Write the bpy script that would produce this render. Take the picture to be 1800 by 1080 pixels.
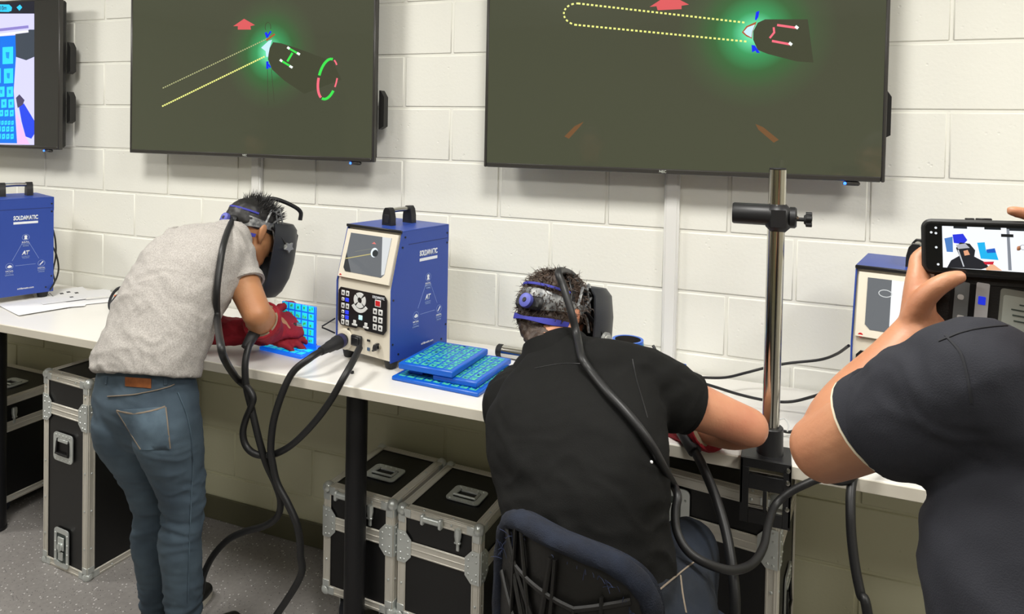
import bpy, bmesh, math, random
import numpy as np
from mathutils import Vector, Matrix, noise
for o in list(bpy.data.objects): bpy.data.objects.remove(o)
SC = bpy.context.scene; COL = SC.collection
PI = math.pi; R_ = math.radians
V = Vector
# ------------------------------------------------------------ camera
FOC, PX0, PY0 = 1225.35, 889.76, 259.58
YAW, PIT, ROL = .37468, .02156, .01990
CAM = V((1.9793, -2.3874, 1.7399))
cy, sy, cp, sp = math.cos(YAW), math.sin(YAW), math.cos(PIT), math.sin(PIT)
FW = V((-sy*cp, cy*cp, -sp)); RT = V((cy, sy, 0)); UP = RT.cross(FW)
cr, sr = math.cos(ROL), math.sin(ROL)
RT, UP = RT*cr + UP*sr, UP*cr - RT*sr
cd = bpy.data.cameras.new('camera'); cam = bpy.data.objects.new('camera', cd); COL.objects.link(cam)
M3 = Matrix((RT, UP, -FW)).transposed()
cam.matrix_world = Matrix.Translation(CAM) @ M3.to_4x4()
cd.sensor_fit = 'HORIZONTAL'; cd.sensor_width = 36; cd.lens = FOC/1800*36
cd.shift_x = (900-PX0)/1800; cd.shift_y = (PY0-540)/1800
cd.clip_start = .02; cd.clip_end = 60
SC.camera = cam
def ray(px, py): return FW + RT*((px-PX0)/FOC) - UP*((py-PY0)/FOC)
def oy(px, py, y):
    d = ray(px, py); return CAM + d*((y-CAM.y)/d.y)
def oz(px, py, z):
    d = ray(px, py); return CAM + d*((z-CAM.z)/d.z)
# ------------------------------------------------------------ light, exposure
SC.view_settings.view_transform = 'Standard'; SC.view_settings.look = 'None'
SC.view_settings.gamma = 1; SC.view_settings.use_curve_mapping = False
SC.view_settings.exposure = 0.3
w = bpy.data.worlds.new('world'); SC.world = w; w.use_nodes = True
w.node_tree.nodes['Background'].inputs[0].default_value = (.9, .95, 1, 1)
w.node_tree.nodes['Background'].inputs[1].default_value = .05
CEIL = 2.95
LAMPS = [(-2.3, -1.3), (-.25, -1.3), (1.65, -1.3), (3.6, -1.3), (.5, -2.85), (2.6, -2.85), (4.4, -2.85)]
for i, (lx, ly) in enumerate(LAMPS):
    ld = bpy.data.lights.new('troffer_light', 'AREA'); ld.shape = 'RECTANGLE'; ld.size = .52; ld.size_y = .44
    ld.energy = 28 if ly > -2 else 15; ld.color = (1, .98, .925)
    lo = bpy.data.objects.new('troffer_light', ld); COL.objects.link(lo); lo.location = (lx, ly, CEIL-.035)
# ------------------------------------------------------------ materials
def lin(h):
    if isinstance(h, str):
        h = h.lstrip('#'); c = [int(h[i:i+2], 16)/255 for i in (0, 2, 4)]
    else: c = h
    return tuple((x/12.92 if x <= .04045 else ((x+.055)/1.055)**2.4) for x in c) + (1,)
MATS = {}
def mat(name, col, rough=.5, metal=0, bump=None, var=None, emit=None, spec=.5, aniso=None, coat=0, trans=0):
    """bump=(scale,strength[,stretch]) var=(scale,colour2,amount)"""
    if name in MATS: return MATS[name]
    m = bpy.data.materials.new(name); m.use_nodes = True; MATS[name] = m
    nt = m.node_tree; b = nt.nodes['Principled BSDF']
    b.inputs['Base Color'].default_value = lin(col); b.inputs['Roughness'].default_value = rough
    b.inputs['Metallic'].default_value = metal; b.inputs['Specular IOR Level'].default_value = spec
    if coat: b.inputs['Coat Weight'].default_value = coat; b.inputs['Coat Roughness'].default_value = .1
    if trans: b.inputs['Transmission Weight'].default_value = trans
    tc = nt.nodes.new('ShaderNodeTexCoord')
    def nz(scale, detail=3, stretch=None):
        n = nt.nodes.new('ShaderNodeTexNoise'); n.inputs['Scale'].default_value = scale; n.inputs['Detail'].default_value = detail
        if stretch:
            mp = nt.nodes.new('ShaderNodeMapping'); mp.inputs['Scale'].default_value = stretch
            nt.links.new(tc.outputs['Object'], mp.inputs[0]); nt.links.new(mp.outputs[0], n.inputs['Vector'])
        else: nt.links.new(tc.outputs['Object'], n.inputs['Vector'])
        return n
    if var:
        n = nz(var[0], 4, var[3] if len(var) > 3 else None)
        rp = nt.nodes.new('ShaderNodeMapRange'); rp.inputs[1].default_value = .5-.25/max(var[2], .01)*.5; rp.inputs[2].default_value = .5+.25/max(var[2], .01)*.5
        nt.links.new(n.outputs['Fac'], rp.inputs[0])
        mx = nt.nodes.new('ShaderNodeMix'); mx.data_type = 'RGBA'
        mx.inputs[6].default_value = lin(col); mx.inputs[7].default_value = lin(var[1])
        nt.links.new(rp.outputs[0], mx.inputs[0]); nt.links.new(mx.outputs[2], b.inputs['Base Color'])
    if bump:
        n = nz(bump[0], 4, bump[2] if len(bump) > 2 else None)
        bp = nt.nodes.new('ShaderNodeBump'); bp.inputs['Strength'].default_value = bump[1]; bp.inputs['Distance'].default_value = .004
        nt.links.new(n.outputs['Fac'], bp.inputs['Height']); nt.links.new(bp.outputs[0], b.inputs['Normal'])
    if emit:
        b.inputs['Emission Color'].default_value = lin(emit[0]); b.inputs['Emission Strength'].default_value = emit[1]
    return m
# ------------------------------------------------------------ mesh builder
def cat(pts, n):
    """Catmull-Rom through rows of pts (any dimension)"""
    P = [np.array(p, float) for p in pts]
    if len(P) < 3 or n < 2: return P
    Q = [2*P[0]-P[1]] + P + [2*P[-1]-P[-2]]; out = []
    for i in range(1, len(Q)-2):
        a, b, c, d = Q[i-1:i+3]
        for k in range(n):
            t = k/n
            out.append(.5*(2*b+(c-a)*t+(2*a-5*b+4*c-d)*t*t+(3*b-a-3*c+d)*t**3))
    out.append(P[-1]); return out
def frame(t, side):
    t = V(t).normalized(); s = V(side); s = s - t*s.dot(t)
    if s.length < 1e-4: s = t.orthogonal()
    s.normalize(); return s, t.cross(s)
class G:
    def __init__(s): s.v = []; s.f = []; s.M = Matrix()
    def add(s, vs, fs):
        n = len(s.v); s.v += [s.M @ V(v) for v in vs]; s.f += [tuple(n+i for i in f) for f in fs]; return s
    def box(s, c, d, b=0, R=None):
        c = V(c); h = V(d)*.5; b = min(b, .49*min(d)); R = R or Matrix.Identity(3); vs = []; fs = []
        sg = [(i, j, k) for i in (-1, 1) for j in (-1, 1) for k in (-1, 1)]
        if b <= 0:
            vs = [c + R @ V((h.x*i, h.y*j, h.z*k)) for i, j, k in sg]
            fs = [(0, 1, 3, 2), (4, 6, 7, 5), (0, 4, 5, 1), (2, 3, 7, 6), (0, 2, 6, 4), (1, 5, 7, 3)]
            return s.add(vs, fs)
        ix = {}
        for i, j, k in sg:
            for a in range(3):
                p = [h.x*i, h.y*j, h.z*k]
                for q in range(3):
                    if q != a: p[q] -= b*(i, j, k)[q]
                ix[(i, j, k, a)] = len(vs); vs.append(c + R @ V(p))
        for a in range(3):
            u, w_ = [(1, 2), (2, 0), (0, 1)][a]
            for q in (-1, 1):
                cyc = []
                for (x, y) in ((-1, -1), (1, -1), (1, 1), (-1, 1)):
                    t = [0, 0, 0]; t[a] = q; t[u] = x; t[w_] = y; cyc.append(ix[(*t, a)])
                fs.append(tuple(cyc if q > 0 else cyc[::-1]))
            for x in (-1, 1):
                for y in (-1, 1):
                    t0 = [0, 0, 0]; t1 = [0, 0, 0]; t0[u] = t1[u] = x; t0[w_] = t1[w_] = y; t0[a] = -1; t1[a] = 1
                    q = (ix[(*t0, u)], ix[(*t1, u)], ix[(*t1, w_)], ix[(*t0, w_)])
                    fs.append(q if x*y < 0 else q[::-1])
        for t in sg:
            q = tuple(ix[(*t, a)] for a in range(3)); fs.append(q if t[0]*t[1]*t[2] > 0 else q[::-1])
        return s.add(vs, fs)
    def loft(s, secs, n=16, cap=True, close=False):
        """secs: list of (centre, uvec, vvec[, exponent])"""
        vs = []; fs = []; m = len(secs)
        for sc in secs:
            c, u, v = V(sc[0]), V(sc[1]), V(sc[2]); e = sc[3] if len(sc) > 3 else 2
            for k in range(n):
                a = 2*PI*k/n; ca, sa = math.cos(a), math.sin(a)
                if e != 2: ca = math.copysign(abs(ca)**(2/e), ca); sa = math.copysign(abs(sa)**(2/e), sa)
                vs.append(c + u*ca + v*sa)
        for i in range(m-1 if not close else m):
            j = (i+1) % m
            for k in range(n): fs.append((i*n+k, i*n+(k+1) % n, j*n+(k+1) % n, j*n+k))
        if cap and not close:
            fs.append(tuple(range(n))[::-1]); fs.append(tuple((m-1)*n+k for k in range(n)))
        return s.add(vs, fs)
    def cyl(s, a, b, r, r2=None, n=20, bev=0):
        a, b = V(a), V(b); r2 = r if r2 is None else r2; u, v = frame(b-a, (0, 0, 1) if abs((b-a).normalized().z) < .9 else (1, 0, 0))
        t = (b-a).normalized()
        if bev: L = [(a, r-bev), (a+t*bev, r), (b-t*bev, r2), (b, r2-bev)]
        else: L = [(a, r), (b, r2)]
        return s.loft([(c, u*q, v*q) for c, q in L], n)
    def lathe(s, a, t, prof, n=24):
        """prof: (distance along axis, radius)"""
        a, t = V(a), V(t).normalized(); u, v = frame(t, (0, 0, 1) if abs(t.z) < .9 else (1, 0, 0))
        return s.loft([(a+t*d, u*max(q, 1e-4), v*max(q, 1e-4)) for d, q in prof], n)
    def tube(s, pts, r, n=8, res=6, side=(0, 0, 1), cap=True, flat=1):
        P = [tuple(p)+((r[i] if isinstance(r, (list, tuple)) else r),) for i, p in enumerate(pts)]
        Q = cat(P, res); secs = []; u = None
        for i, q in enumerate(Q):
            a, b = Q[max(i-1, 0)], Q[min(i+1, len(Q)-1)]; t = V(b[:3])-V(a[:3])
            if t.length < 1e-9: t = V((0, 0, 1))
            u, v = frame(t, side if u is None else u); secs.append((V(q[:3]), u*q[3]*flat, v*q[3]))
        return s.loft(secs, n, cap)
    def limb(s, pts, side, n=16, res=5, rnd=True, e=2, stop=(True, True)):
        """pts: (point, ru, rv) with ru along `side`, rounded ends"""
        P = [tuple(p[0])+(p[1], p[2] if len(p) > 2 else p[1]) for p in pts]
        Q = cat(P, res); S = []
        for i, q in enumerate(Q):
            a, b = Q[max(i-1, 0)], Q[min(i+1, len(Q)-1)]; t = V(b[:3])-V(a[:3])
            sd = side(i/(len(Q)-1)) if callable(side) else side
            u, v = frame(t, sd); S.append([V(q[:3]), u, v, q[3], q[4], t.normalized()])
        secs = []
        def capring(c, k): # rounded end
            o = []
            for a in (80, 60, 40, 20):
                q = math.cos(R_(a)); h = math.sin(R_(a))*min(c[3], c[4])*.9
                o.append((c[0]+c[5]*(h*k), c[1]*c[3]*q, c[2]*c[4]*q, e))
            return o
        if rnd and stop[0]: secs += capring(S[0], -1)
        secs += [(c[0], c[1]*c[3], c[2]*c[4], e) for c in S]
        if rnd and stop[1]: secs += capring(S[-1], 1)[::-1]
        return s.loft(secs, n)
    def ball(s, c, r, u=(1, 0, 0), w_=(0, 0, 1), n=16, m=10):
        c = V(c); r = (r, r, r) if not isinstance(r, (list, tuple)) else r
        w_ = V(w_).normalized(); u = V(u); u = (u-w_*u.dot(w_)).normalized(); v = w_.cross(u)
        return s.loft([(c+w_*(-math.cos(PI*i/m)*r[2]), u*max(r[0]*math.sin(PI*i/m), 1e-4), v*max(r[1]*math.sin(PI*i/m), 1e-4)) for i in range(m+1)], n)
    def prism(s, poly, h, M=None):
        """poly (x,y) ccw, extruded 0..h along z of M"""
        M = M or Matrix(); n = len(poly)
        vs = [M @ V((x, y, 0)) for x, y in poly] + [M @ V((x, y, h)) for x, y in poly]
        fs = [tuple(range(n))[::-1], tuple(range(n, 2*n))] + [(i, (i+1) % n, n+(i+1) % n, n+i) for i in range(n)]
        return s.add(vs, fs)
def prop(o, label=None, cat=None, group=None, kind=None):
    if label: o['label'] = label
    if cat: o['category'] = cat
    if group: o['group'] = group
    if kind: o['kind'] = kind
    return o
def fixn(me):
    bm = bmesh.new(); bm.from_mesh(me); bmesh.ops.recalc_face_normals(bm, faces=bm.faces); bm.to_mesh(me); bm.free()
def smooth(me, ang=40):
    me.polygons.foreach_set('use_smooth', [True]*len(me.polygons))
    try: me.set_sharp_from_angle(angle=R_(ang))
    except Exception: pass
def obj(name, g, m, parent=None, ang=40, origin=None, rec=True):
    me = bpy.data.meshes.new(name); vs = g.v
    if origin is not None: o_ = V(origin); vs = [v-o_ for v in vs]
    me.from_pydata([tuple(v) for v in vs], [], g.f)
    if rec: fixn(me)
    if m: me.materials.append(m)
    smooth(me, ang)
    o = bpy.data.objects.new(name, me); COL.objects.link(o)
    if origin is not None: o.location = origin
    if parent: o.parent = parent
    return o
def thing(name, label, cat, loc=(0, 0, 0), rz=0, group=None):
    o = bpy.data.objects.new(name, None); COL.objects.link(o); o.empty_display_size = .1
    o.location = loc; o.rotation_euler = (0, 0, rz); return prop(o, label, cat, group)
def struct(name, g, m, parent=None):
    o = obj(name, g, m, parent); o['kind'] = 'structure'; return o
def copytree(o, parent=None):
    c = o.copy(); COL.objects.link(c)
    if parent: c.parent = parent
    for ch in list(o.children): copytree(ch, c)
    return c
def text(s, name, width, m, parent, M, bold=.02, depth=.0006, height=None, shear=0):
    cu = bpy.data.curves.new(name, 'FONT'); cu.body = s; cu.align_x = 'CENTER'; cu.align_y = 'CENTER'
    cu.offset = bold; cu.resolution_u = 3; cu.shear = shear
    t = bpy.data.objects.new(name, cu); COL.objects.link(t)
    dg = bpy.context.evaluated_depsgraph_get(); me = bpy.data.meshes.new_from_object(t.evaluated_get(dg))
    bpy.data.objects.remove(t); bpy.data.curves.remove(cu)
    xs = [v.co.x for v in me.vertices]; ys = [v.co.y for v in me.vertices]
    w0 = max(xs)-min(xs); h0 = max(ys)-min(ys); cx = (max(xs)+min(xs))/2; cyy = (max(ys)+min(ys))/2
    kx = width/w0; ky = (height/h0) if height else kx
    bm = bmesh.new(); bm.from_mesh(me)
    for v in bm.verts: v.co = V(((v.co.x-cx)*kx, (v.co.y-cyy)*ky, 0))
    r = bmesh.ops.extrude_face_region(bm, geom=bm.faces[:]); 
    for e in r['geom']:
        if isinstance(e, bmesh.types.BMVert): e.co.z += depth
    bmesh.ops.recalc_face_normals(bm, faces=bm.faces)
    for v in bm.verts: v.co = M @ v.co
    bm.to_mesh(me); bm.free(); me.materials.clear(); me.materials.append(m)
    o = bpy.data.objects.new(name, me); COL.objects.link(o)
    if parent: o.parent = parent
    return o
def basis(o, x, y):
    """matrix with origin o, local x,y axes in world/parent space"""
    x = V(x).normalized(); y = V(y); y = (y-x*y.dot(x)).normalized(); z = x.cross(y)
    return Matrix.Translation(V(o)) @ Matrix((x, y, z)).transposed().to_4x4()
def union(g, voxel, smooth_n=4, fac=.5):
    """closed lofts -> one continuous skin; returns numpy verts and face list"""
    me = bpy.data.meshes.new('tmp'); me.from_pydata([tuple(v) for v in g.v], [], g.f); fixn(me)
    o = bpy.data.objects.new('tmp', me); COL.objects.link(o)
    r = o.modifiers.new('r', 'REMESH'); r.mode = 'VOXEL'; r.voxel_size = voxel
    if smooth_n: q = o.modifiers.new('s', 'SMOOTH'); q.factor = fac; q.iterations = smooth_n
    dg = bpy.context.evaluated_depsgraph_get(); m2 = bpy.data.meshes.new_from_object(o.evaluated_get(dg))
    bpy.data.objects.remove(o); bpy.data.meshes.remove(me); return m2
def skin(name, g, m, parent=None, voxel=.007, smooth_n=4, disp=None, origin=None, cut=None):
    me = union(g, voxel, smooth_n)
    if disp:
        n = len(me.vertices); co = np.empty(n*3); no = np.empty(n*3)
        me.vertices.foreach_get('co', co); me.vertices.foreach_get('normal', no)
        co = co.reshape(-1, 3); no = no.reshape(-1, 3)
        d = np.array([disp(V(c), V(k)) for c, k in zip(co, no)]); co = co + no*d[:, None]
        me.vertices.foreach_set('co', co.ravel())
    if cut:
        bm = bmesh.new(); bm.from_mesh(me)
        kill = [f for f in bm.faces if cut(f.calc_center_median())]
        bmesh.ops.delete(bm, geom=kill, context='FACES'); bm.to_mesh(me); bm.free()
    if origin is not None: me.transform(Matrix.Translation(-V(origin)))
    me.materials.clear(); me.materials.append(m)
    me.polygons.foreach_set('use_smooth', [True]*len(me.polygons)); me.update()
    o = bpy.data.objects.new(name, me); COL.objects.link(o)
    if origin is not None: o.location = origin
    if parent: o.parent = parent
    return o
# ============================================================ room shell
def wall_paint():
    m = mat('block_paint', '#ecebe2', .55); nt = m.node_tree; b = nt.nodes['Principled BSDF']
    geo = nt.nodes.new('ShaderNodeNewGeometry'); sx = nt.nodes.new('ShaderNodeSeparateXYZ'); nt.links.new(geo.outputs['Position'], sx.inputs[0])
    # base colour steps with height: pale olive below bench top, off-white above
    gt = nt.nodes.new('ShaderNodeMath'); gt.operation = 'GREATER_THAN'; gt.inputs[1].default_value = .93; nt.links.new(sx.outputs['Z'], gt.inputs[0])
    mx = nt.nodes.new('ShaderNodeMix'); mx.data_type = 'RGBA'; mx.inputs[6].default_value = lin('#d9d7b9'); mx.inputs[7].default_value = lin('#ecebe2')
    nt.links.new(gt.outputs[0], mx.inputs[0]); nt.links.new(mx.outputs[2], b.inputs['Base Color'])
    v = nt.nodes.new('ShaderNodeTexVoronoi'); v.inputs['Scale'].default_value = 42; nt.links.new(geo.outputs['Position'], v.inputs['Vector'])
    r = nt.nodes.new('ShaderNodeMapRange'); r.inputs[1].default_value = .03; r.inputs[2].default_value = .2; nt.links.new(v.outputs['Distance'], r.inputs[0])
    n = nt.nodes.new('ShaderNodeTexNoise'); n.inputs['Scale'].default_value = 11; n.inputs['Detail'].default_value = 3; nt.links.new(geo.outputs['Position'], n.inputs['Vector'])
    r2 = nt.nodes.new('ShaderNodeMapRange'); r2.inputs[1].default_value = .52; r2.inputs[2].default_value = .64; nt.links.new(n.outputs['Fac'], r2.inputs[0])
    mm = nt.nodes.new('ShaderNodeMix'); mm.inputs[2].default_value = 1; nt.links.new(r2.outputs[0], mm.inputs[0]); nt.links.new(r.outputs[0], mm.inputs[3])
    n3 = nt.nodes.new('ShaderNodeTexNoise'); n3.inputs['Scale'].default_value = 90; n3.inputs['Detail'].default_value = 4; nt.links.new(geo.outputs['Position'], n3.inputs['Vector'])
    ad = nt.nodes.new('ShaderNodeMath'); ad.operation = 'MULTIPLY_ADD'; ad.inputs[1].default_value = .45; nt.links.new(n3.outputs['Fac'], ad.inputs[0]); nt.links.new(mm.outputs[0], ad.inputs[2])
    bp = nt.nodes.new('ShaderNodeBump'); bp.inputs['Strength'].default_value = .55; bp.inputs['Distance'].default_value = .0022
    nt.links.new(ad.outputs[0], bp.inputs['Height']); nt.links.new(bp.outputs[0], b.inputs['Normal'])
    return m
m_wall = wall_paint()
X0, X1, YB = -4.6, 5.6, -5.4
wb = struct('wall_back', G().box(((X0+X1)/2, .104, CEIL/2), (X1-X0, .2, CEIL)), m_wall)
CH, CW = .2032, .4064
gb = G().box((0, .006, 0), (CW-.009, .0125, CH-.009), .0032)
me_b = None
for row in range(0, 14):
    for k in range(-8, 11):
        x = k*CW + (CW/2 if row % 2 == 1 else 0) + CW/2; z = row*CH + CH/2
        if x-CW/2 < -3.0 or x+CW/2 > 4.3: continue
        if me_b is None: b0 = obj('block', gb, m_wall, wb); me_b = b0.data
        else: b0 = bpy.data.objects.new('block', me_b); COL.objects.link(b0); b0.parent = wb
        b0.location = (x, 0, z); b0['kind'] = 'structure'
def floor_mat():
    m = mat('speckled_vinyl', '#7d7a7e', .42); nt = m.node_tree; b = nt.nodes['Principled BSDF']; geo = nt.nodes.new('ShaderNodeNewGeometry')
    def fl(scale, th, rnd_min):
        v = nt.nodes.new('ShaderNodeTexVoronoi'); v.inputs['Scale'].default_value = scale; nt.links.new(geo.outputs['Position'], v.inputs['Vector'])
        l = nt.nodes.new('ShaderNodeMath'); l.operation = 'LESS_THAN'; l.inputs[1].default_value = th; nt.links.new(v.outputs['Distance'], l.inputs[0])
        s = nt.nodes.new('ShaderNodeSeparateColor'); nt.links.new(v.outputs['Color'], s.inputs[0])
        g = nt.nodes.new('ShaderNodeMath'); g.operation = 'GREATER_THAN'; g.inputs[1].default_value = rnd_min; nt.links.new(s.outputs[0], g.inputs[0])
        p = nt.nodes.new('ShaderNodeMath'); p.operation = 'MULTIPLY'; nt.links.new(l.outputs[0], p.inputs[0]); nt.links.new(g.outputs[0], p.inputs[1]); return p
    n = nt.nodes.new('ShaderNodeTexNoise'); n.inputs['Scale'].default_value = 60; n.inputs['Detail'].default_value = 5; nt.links.new(geo.outputs['Position'], n.inputs['Vector'])
    c0 = nt.nodes.new('ShaderNodeMix'); c0.data_type = 'RGBA'; c0.inputs[6].default_value = lin('#85817f'); c0.inputs[7].default_value = lin('#a09c99'); nt.links.new(n.outputs['Fac'], c0.inputs[0])
    c1 = nt.nodes.new('ShaderNodeMix'); c1.data_type = 'RGBA'; nt.links.new(fl(75, .22, .62).outputs[0], c1.inputs[0]); nt.links.new(c0.outputs[2], c1.inputs[6]); c1.inputs[7].default_value = lin('#dedcdc')
    c2 = nt.nodes.new('ShaderNodeMix'); c2.data_type = 'RGBA'; nt.links.new(fl(110, .2, .6).outputs[0], c2.inputs[0]); nt.links.new(c1.outputs[2], c2.inputs[6]); c2.inputs[7].default_value = lin('#4b494e')
    nt.links.new(c2.outputs[2], b.inputs['Base Color']); return m
struct('floor', G().box(((X0+X1)/2, YB/2, -.05), (X1-X0, -YB+.4, .1)), floor_mat())
m_ceil = mat('ceiling_tile', '#e9e7e2', .8, bump=(120, .3))
ce = struct('ceiling', G().box(((X0+X1)/2, YB/2, CEIL+.05), (X1-X0, -YB+.4, .1)), m_ceil)
m_side = mat('side_wall_paint', '#d6d2c2', .7, bump=(60, .15))
struct('wall_left', G().box((X0-.05, YB/2, CEIL/2), (.1, -YB, CEIL)), m_side)
struct('wall_right', G().box((X1+.05, YB/2, CEIL/2), (.1, -YB, CEIL)), m_side)
wf = struct('wall_front', G().box(((X0+X1)/2, YB-.05, CEIL/2), (X1-X0, .1, CEIL)), mat('front_wall_paint', '#8f8c6c', .7, bump=(60, .15)))
m_door = mat('door_charcoal', '#26272a', .5)
for i, (x0_, x1_) in enumerate(((-4.35, -3.3), (2.95, 3.95))):
    d_ = struct('door_%d' % (i+1), G().box(((x0_+x1_)/2, YB+.02, 1.08), (x1_-x0_, .05, 2.14), .004), m_door)
    g = G(); 
    for x in (x0_-.03, x1_+.03): g.box((x, YB+.02, 1.1), (.06, .07, 2.2), .004)
    g.box(((x0_+x1_)/2, YB+.02, 2.19), (x1_-x0_+.12, .07, .06), .004); struct('door_frame', g, m_door, d_)
    h_ = obj('door_handle', G().tube([(x0_+.08, YB+.045, 1.02), (x0_+.08, YB+.10, 1.02), (x0_+.20, YB+.10, 1.02)], .010, 10, 3), mat('door_steel', '#b9b7b0', .3, 1), d_); h_['kind'] = 'structure'
m_trim = mat('vinyl_base', '#63614c', .5)
struct('baseboard_back', G().box(((X0+X1)/2, -.005, .052), (X1-X0, .009, .104), .003), m_trim)
m_race = mat('raceway_white', '#e4e3df', .35)
for i, (xc, zt) in enumerate(((-.094, 1.7), (1.647, 1.7))):
    g = G().box((xc, -.011, (.955+zt)/2), (.050, .022, zt-.955), .004).box((xc, -.0235, (.955+zt)/2), (.034, .003, zt-.955), .001)
    struct('trim_%d' % (i+1), g, m_race)
m_lampf = mat('troffer_white', '#dcdcdc', .4)
for lx, ly in LAMPS:
    t = thing('ceiling_light', 'recessed white ceiling troffer overhead outside the frame', 'light', (lx, ly, CEIL), 0, 'ceiling troffers above the room')
    g = G()
    for sx in (-1, 1): g.box((sx*.295, 0, -.012), (.03, .62, .024), .004); g.box((0, sx*.295, -.012), (.56, .03, .024), .004)
    obj('frame', g, m_lampf, t); obj('reflector', G().box((0, 0, -.006), (.56, .56, .006)), m_lampf, t)
# ============================================================ wall televisions
m_bez = mat('tv_bezel', '#34322f', .35); m_tvback = mat('tv_back', '#1d1c1b', .55)
m_logo = mat('tv_logo', '#b9bdb4', .4); m_led = mat('blue_led', '#3355ff', .3, emit=('#2f6bff', 3)); m_ledw = mat('white_led', '#c8d8ff', .3, emit=('#cfe0ff', 2))
def scr_mat(name, base, glow=None, c0=None, rad=.235):
    m = mat(name, '#0c0c0c', .07, spec=.5); nt = m.node_tree; b = nt.nodes['Principled BSDF']
    b.inputs['Emission Strength'].default_value = 1; b.inputs['Emission Color'].default_value = lin(base)
    if glow:
        geo = nt.nodes.new('ShaderNodeTexCoord'); vm = nt.nodes.new('ShaderNodeVectorMath'); vm.operation = 'DISTANCE'; vm.inputs[1].default_value = glow
        nt.links.new(geo.outputs['Object'], vm.inputs[0])
        dv = nt.nodes.new('ShaderNodeMath'); dv.operation = 'DIVIDE'; dv.inputs[1].default_value = rad; nt.links.new(vm.outputs['Value'], dv.inputs[0])
        rp = nt.nodes.new('ShaderNodeValToRGB'); nt.links.new(dv.outputs[0], rp.inputs[0]); e = rp.color_ramp.elements
        e[0].position = 0; e[0].color = lin('#7be8c0'); e[1].position = 1; e[1].color = lin(base)
        for p, c in ((.12, '#62d29a'), (.28, '#3b9157'), (.5, '#3a6038'), (.74, '#455039')):
            q = e.new(p); q.color = lin(c)
        nt.links.new(rp.outputs[0], b.inputs['Emission Color'])
    return m
def em(name, c, s=1): return mat('screen_'+name, '#000000', .15, emit=(c, s))
YS = -.112   # screen surface
TV_W, TV_H, TV_Z = 1.262, .715, 1.617
def television(xc, label, glow=None, base='#454737', brackets=(1,)):
    t = thing('wall_television', label, 'television', (xc, -.1, TV_Z)); H, W = TV_H, TV_W
    obj('back_case', G().box((0, .018, H/2), (W-.02, .030, H-.02), .008).box((0, .045, H*.42), (W*.72, .05, H*.55), .015), m_tvback, t)
    g = G(); bw = .0105
    g.box((-W/2+bw/2, -.004, H/2), (bw, .022, H), .003).box((W/2-bw/2, -.004, H/2), (bw, .022, H), .003)
    g.box((0, -.004, H-bw/2), (W-2*bw, .022, bw), .003).box((0, -.004, bw*.75), (W-2*bw, .022, bw*1.5), .003)
    obj('bezel', g, m_bez, t)
    s = obj('screen', G().box((0, -.006, H/2+.002), (W-2*bw, .012, H-2.4*bw)), scr_mat('screen_%.2f' % xc, base, glow and (glow.x-xc, glow.y+.1, glow.z-TV_Z)), t)
    for k in brackets:
        zc = (.165, .40)[k-1] if k < 3 else .3
        obj('mount_arm', G().prism([(0, 0), (.022, .012), (.022, .125), (.006, .15), (0, .15)], .03, Matrix.Translation((W/2-.006, .058, zc-.04)) @ Matrix.Rotation(PI/2, 4, 'X')), m_tvback, t)
    obj('sensor', G().box((.545, -.002, -.007), (.045, .018, .013), .004), m_bez, t)
    obj('indicator_lamp', G().ball((.527, -.012, -.007), .0045, n=10, m=6), m_led, t)
    g = G()
    return t, s
def onscr(t, s, name, polys, m, off=.0006):
    g = G()
    for P in polys:
        pts = [oy(x, y, YS-off) - V(t.location) for x, y in P]; n = len(pts)
        if n < 3: continue
        top = pts; bot = [p+V((0, .0004, 0)) for p in pts]
        g.add(top+bot, [tuple(range(n)), tuple(range(n, 2*n))[::-1]] + [(i, n+i, n+(i+1) % n, (i+1) % n) for i in range(n)])
    o = obj(name, g, m, s)
    if len(polys) > 1: o['kind'] = 'stuff'
    return o
def quadline(a, b, w):
    a, b = V(a+(0,)), V(b+(0,)); d = (b-a).normalized(); n = V((-d.y, d.x, 0))*w/2
    return [tuple((a+n)[:2]), tuple((b+n)[:2]), tuple((b-n)[:2]), tuple((a-n)[:2])]
def dots(a, b, step, w, duty=.55):
    L = math.dist(a, b); n = int(L/step); o = []
    for i in range(n):
        t0 = i/n; t1 = (i+duty)/n; f = lambda t: (a[0]+(b[0]-a[0])*t, a[1]+(b[1]-a[1])*t)
        o.append(quadline(f(t0), f(t1), w))
    return o
def arc(cx, cy_, rx, ry, a0, a1, w, rot=0, n=10):
    o = []; pr = None
    for i in range(n+1):
        a = R_(a0+(a1-a0)*i/n); x, y = rx*math.cos(a), ry*math.sin(a); c, s = math.cos(R_(rot)), math.sin(R_(rot))
        p = (cx+x*c-y*s, cy_+x*s+y*c)
        if pr: o.append(quadline(pr, p, w))
        pr = p
    return o
e_yel = em('yellow', '#e6e884'); e_yel2 = em('yellow_dim', '#a8a978'); e_red = em('red', '#d0585a'); e_redd = em('red_dim', '#6d4e33'); e_pink = em('pink', '#ef6a7a')
e_blue = em('blue', '#1c2fe6'); e_ltb = em('light_blue', '#bfe0f0'); e_gr = em('green', '#3fd84e'); e_wh = em('white', '#e9f3ea'); e_noz = em('nozzle', '#414333'); e_rust = em('rust', '#a4552f')
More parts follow.
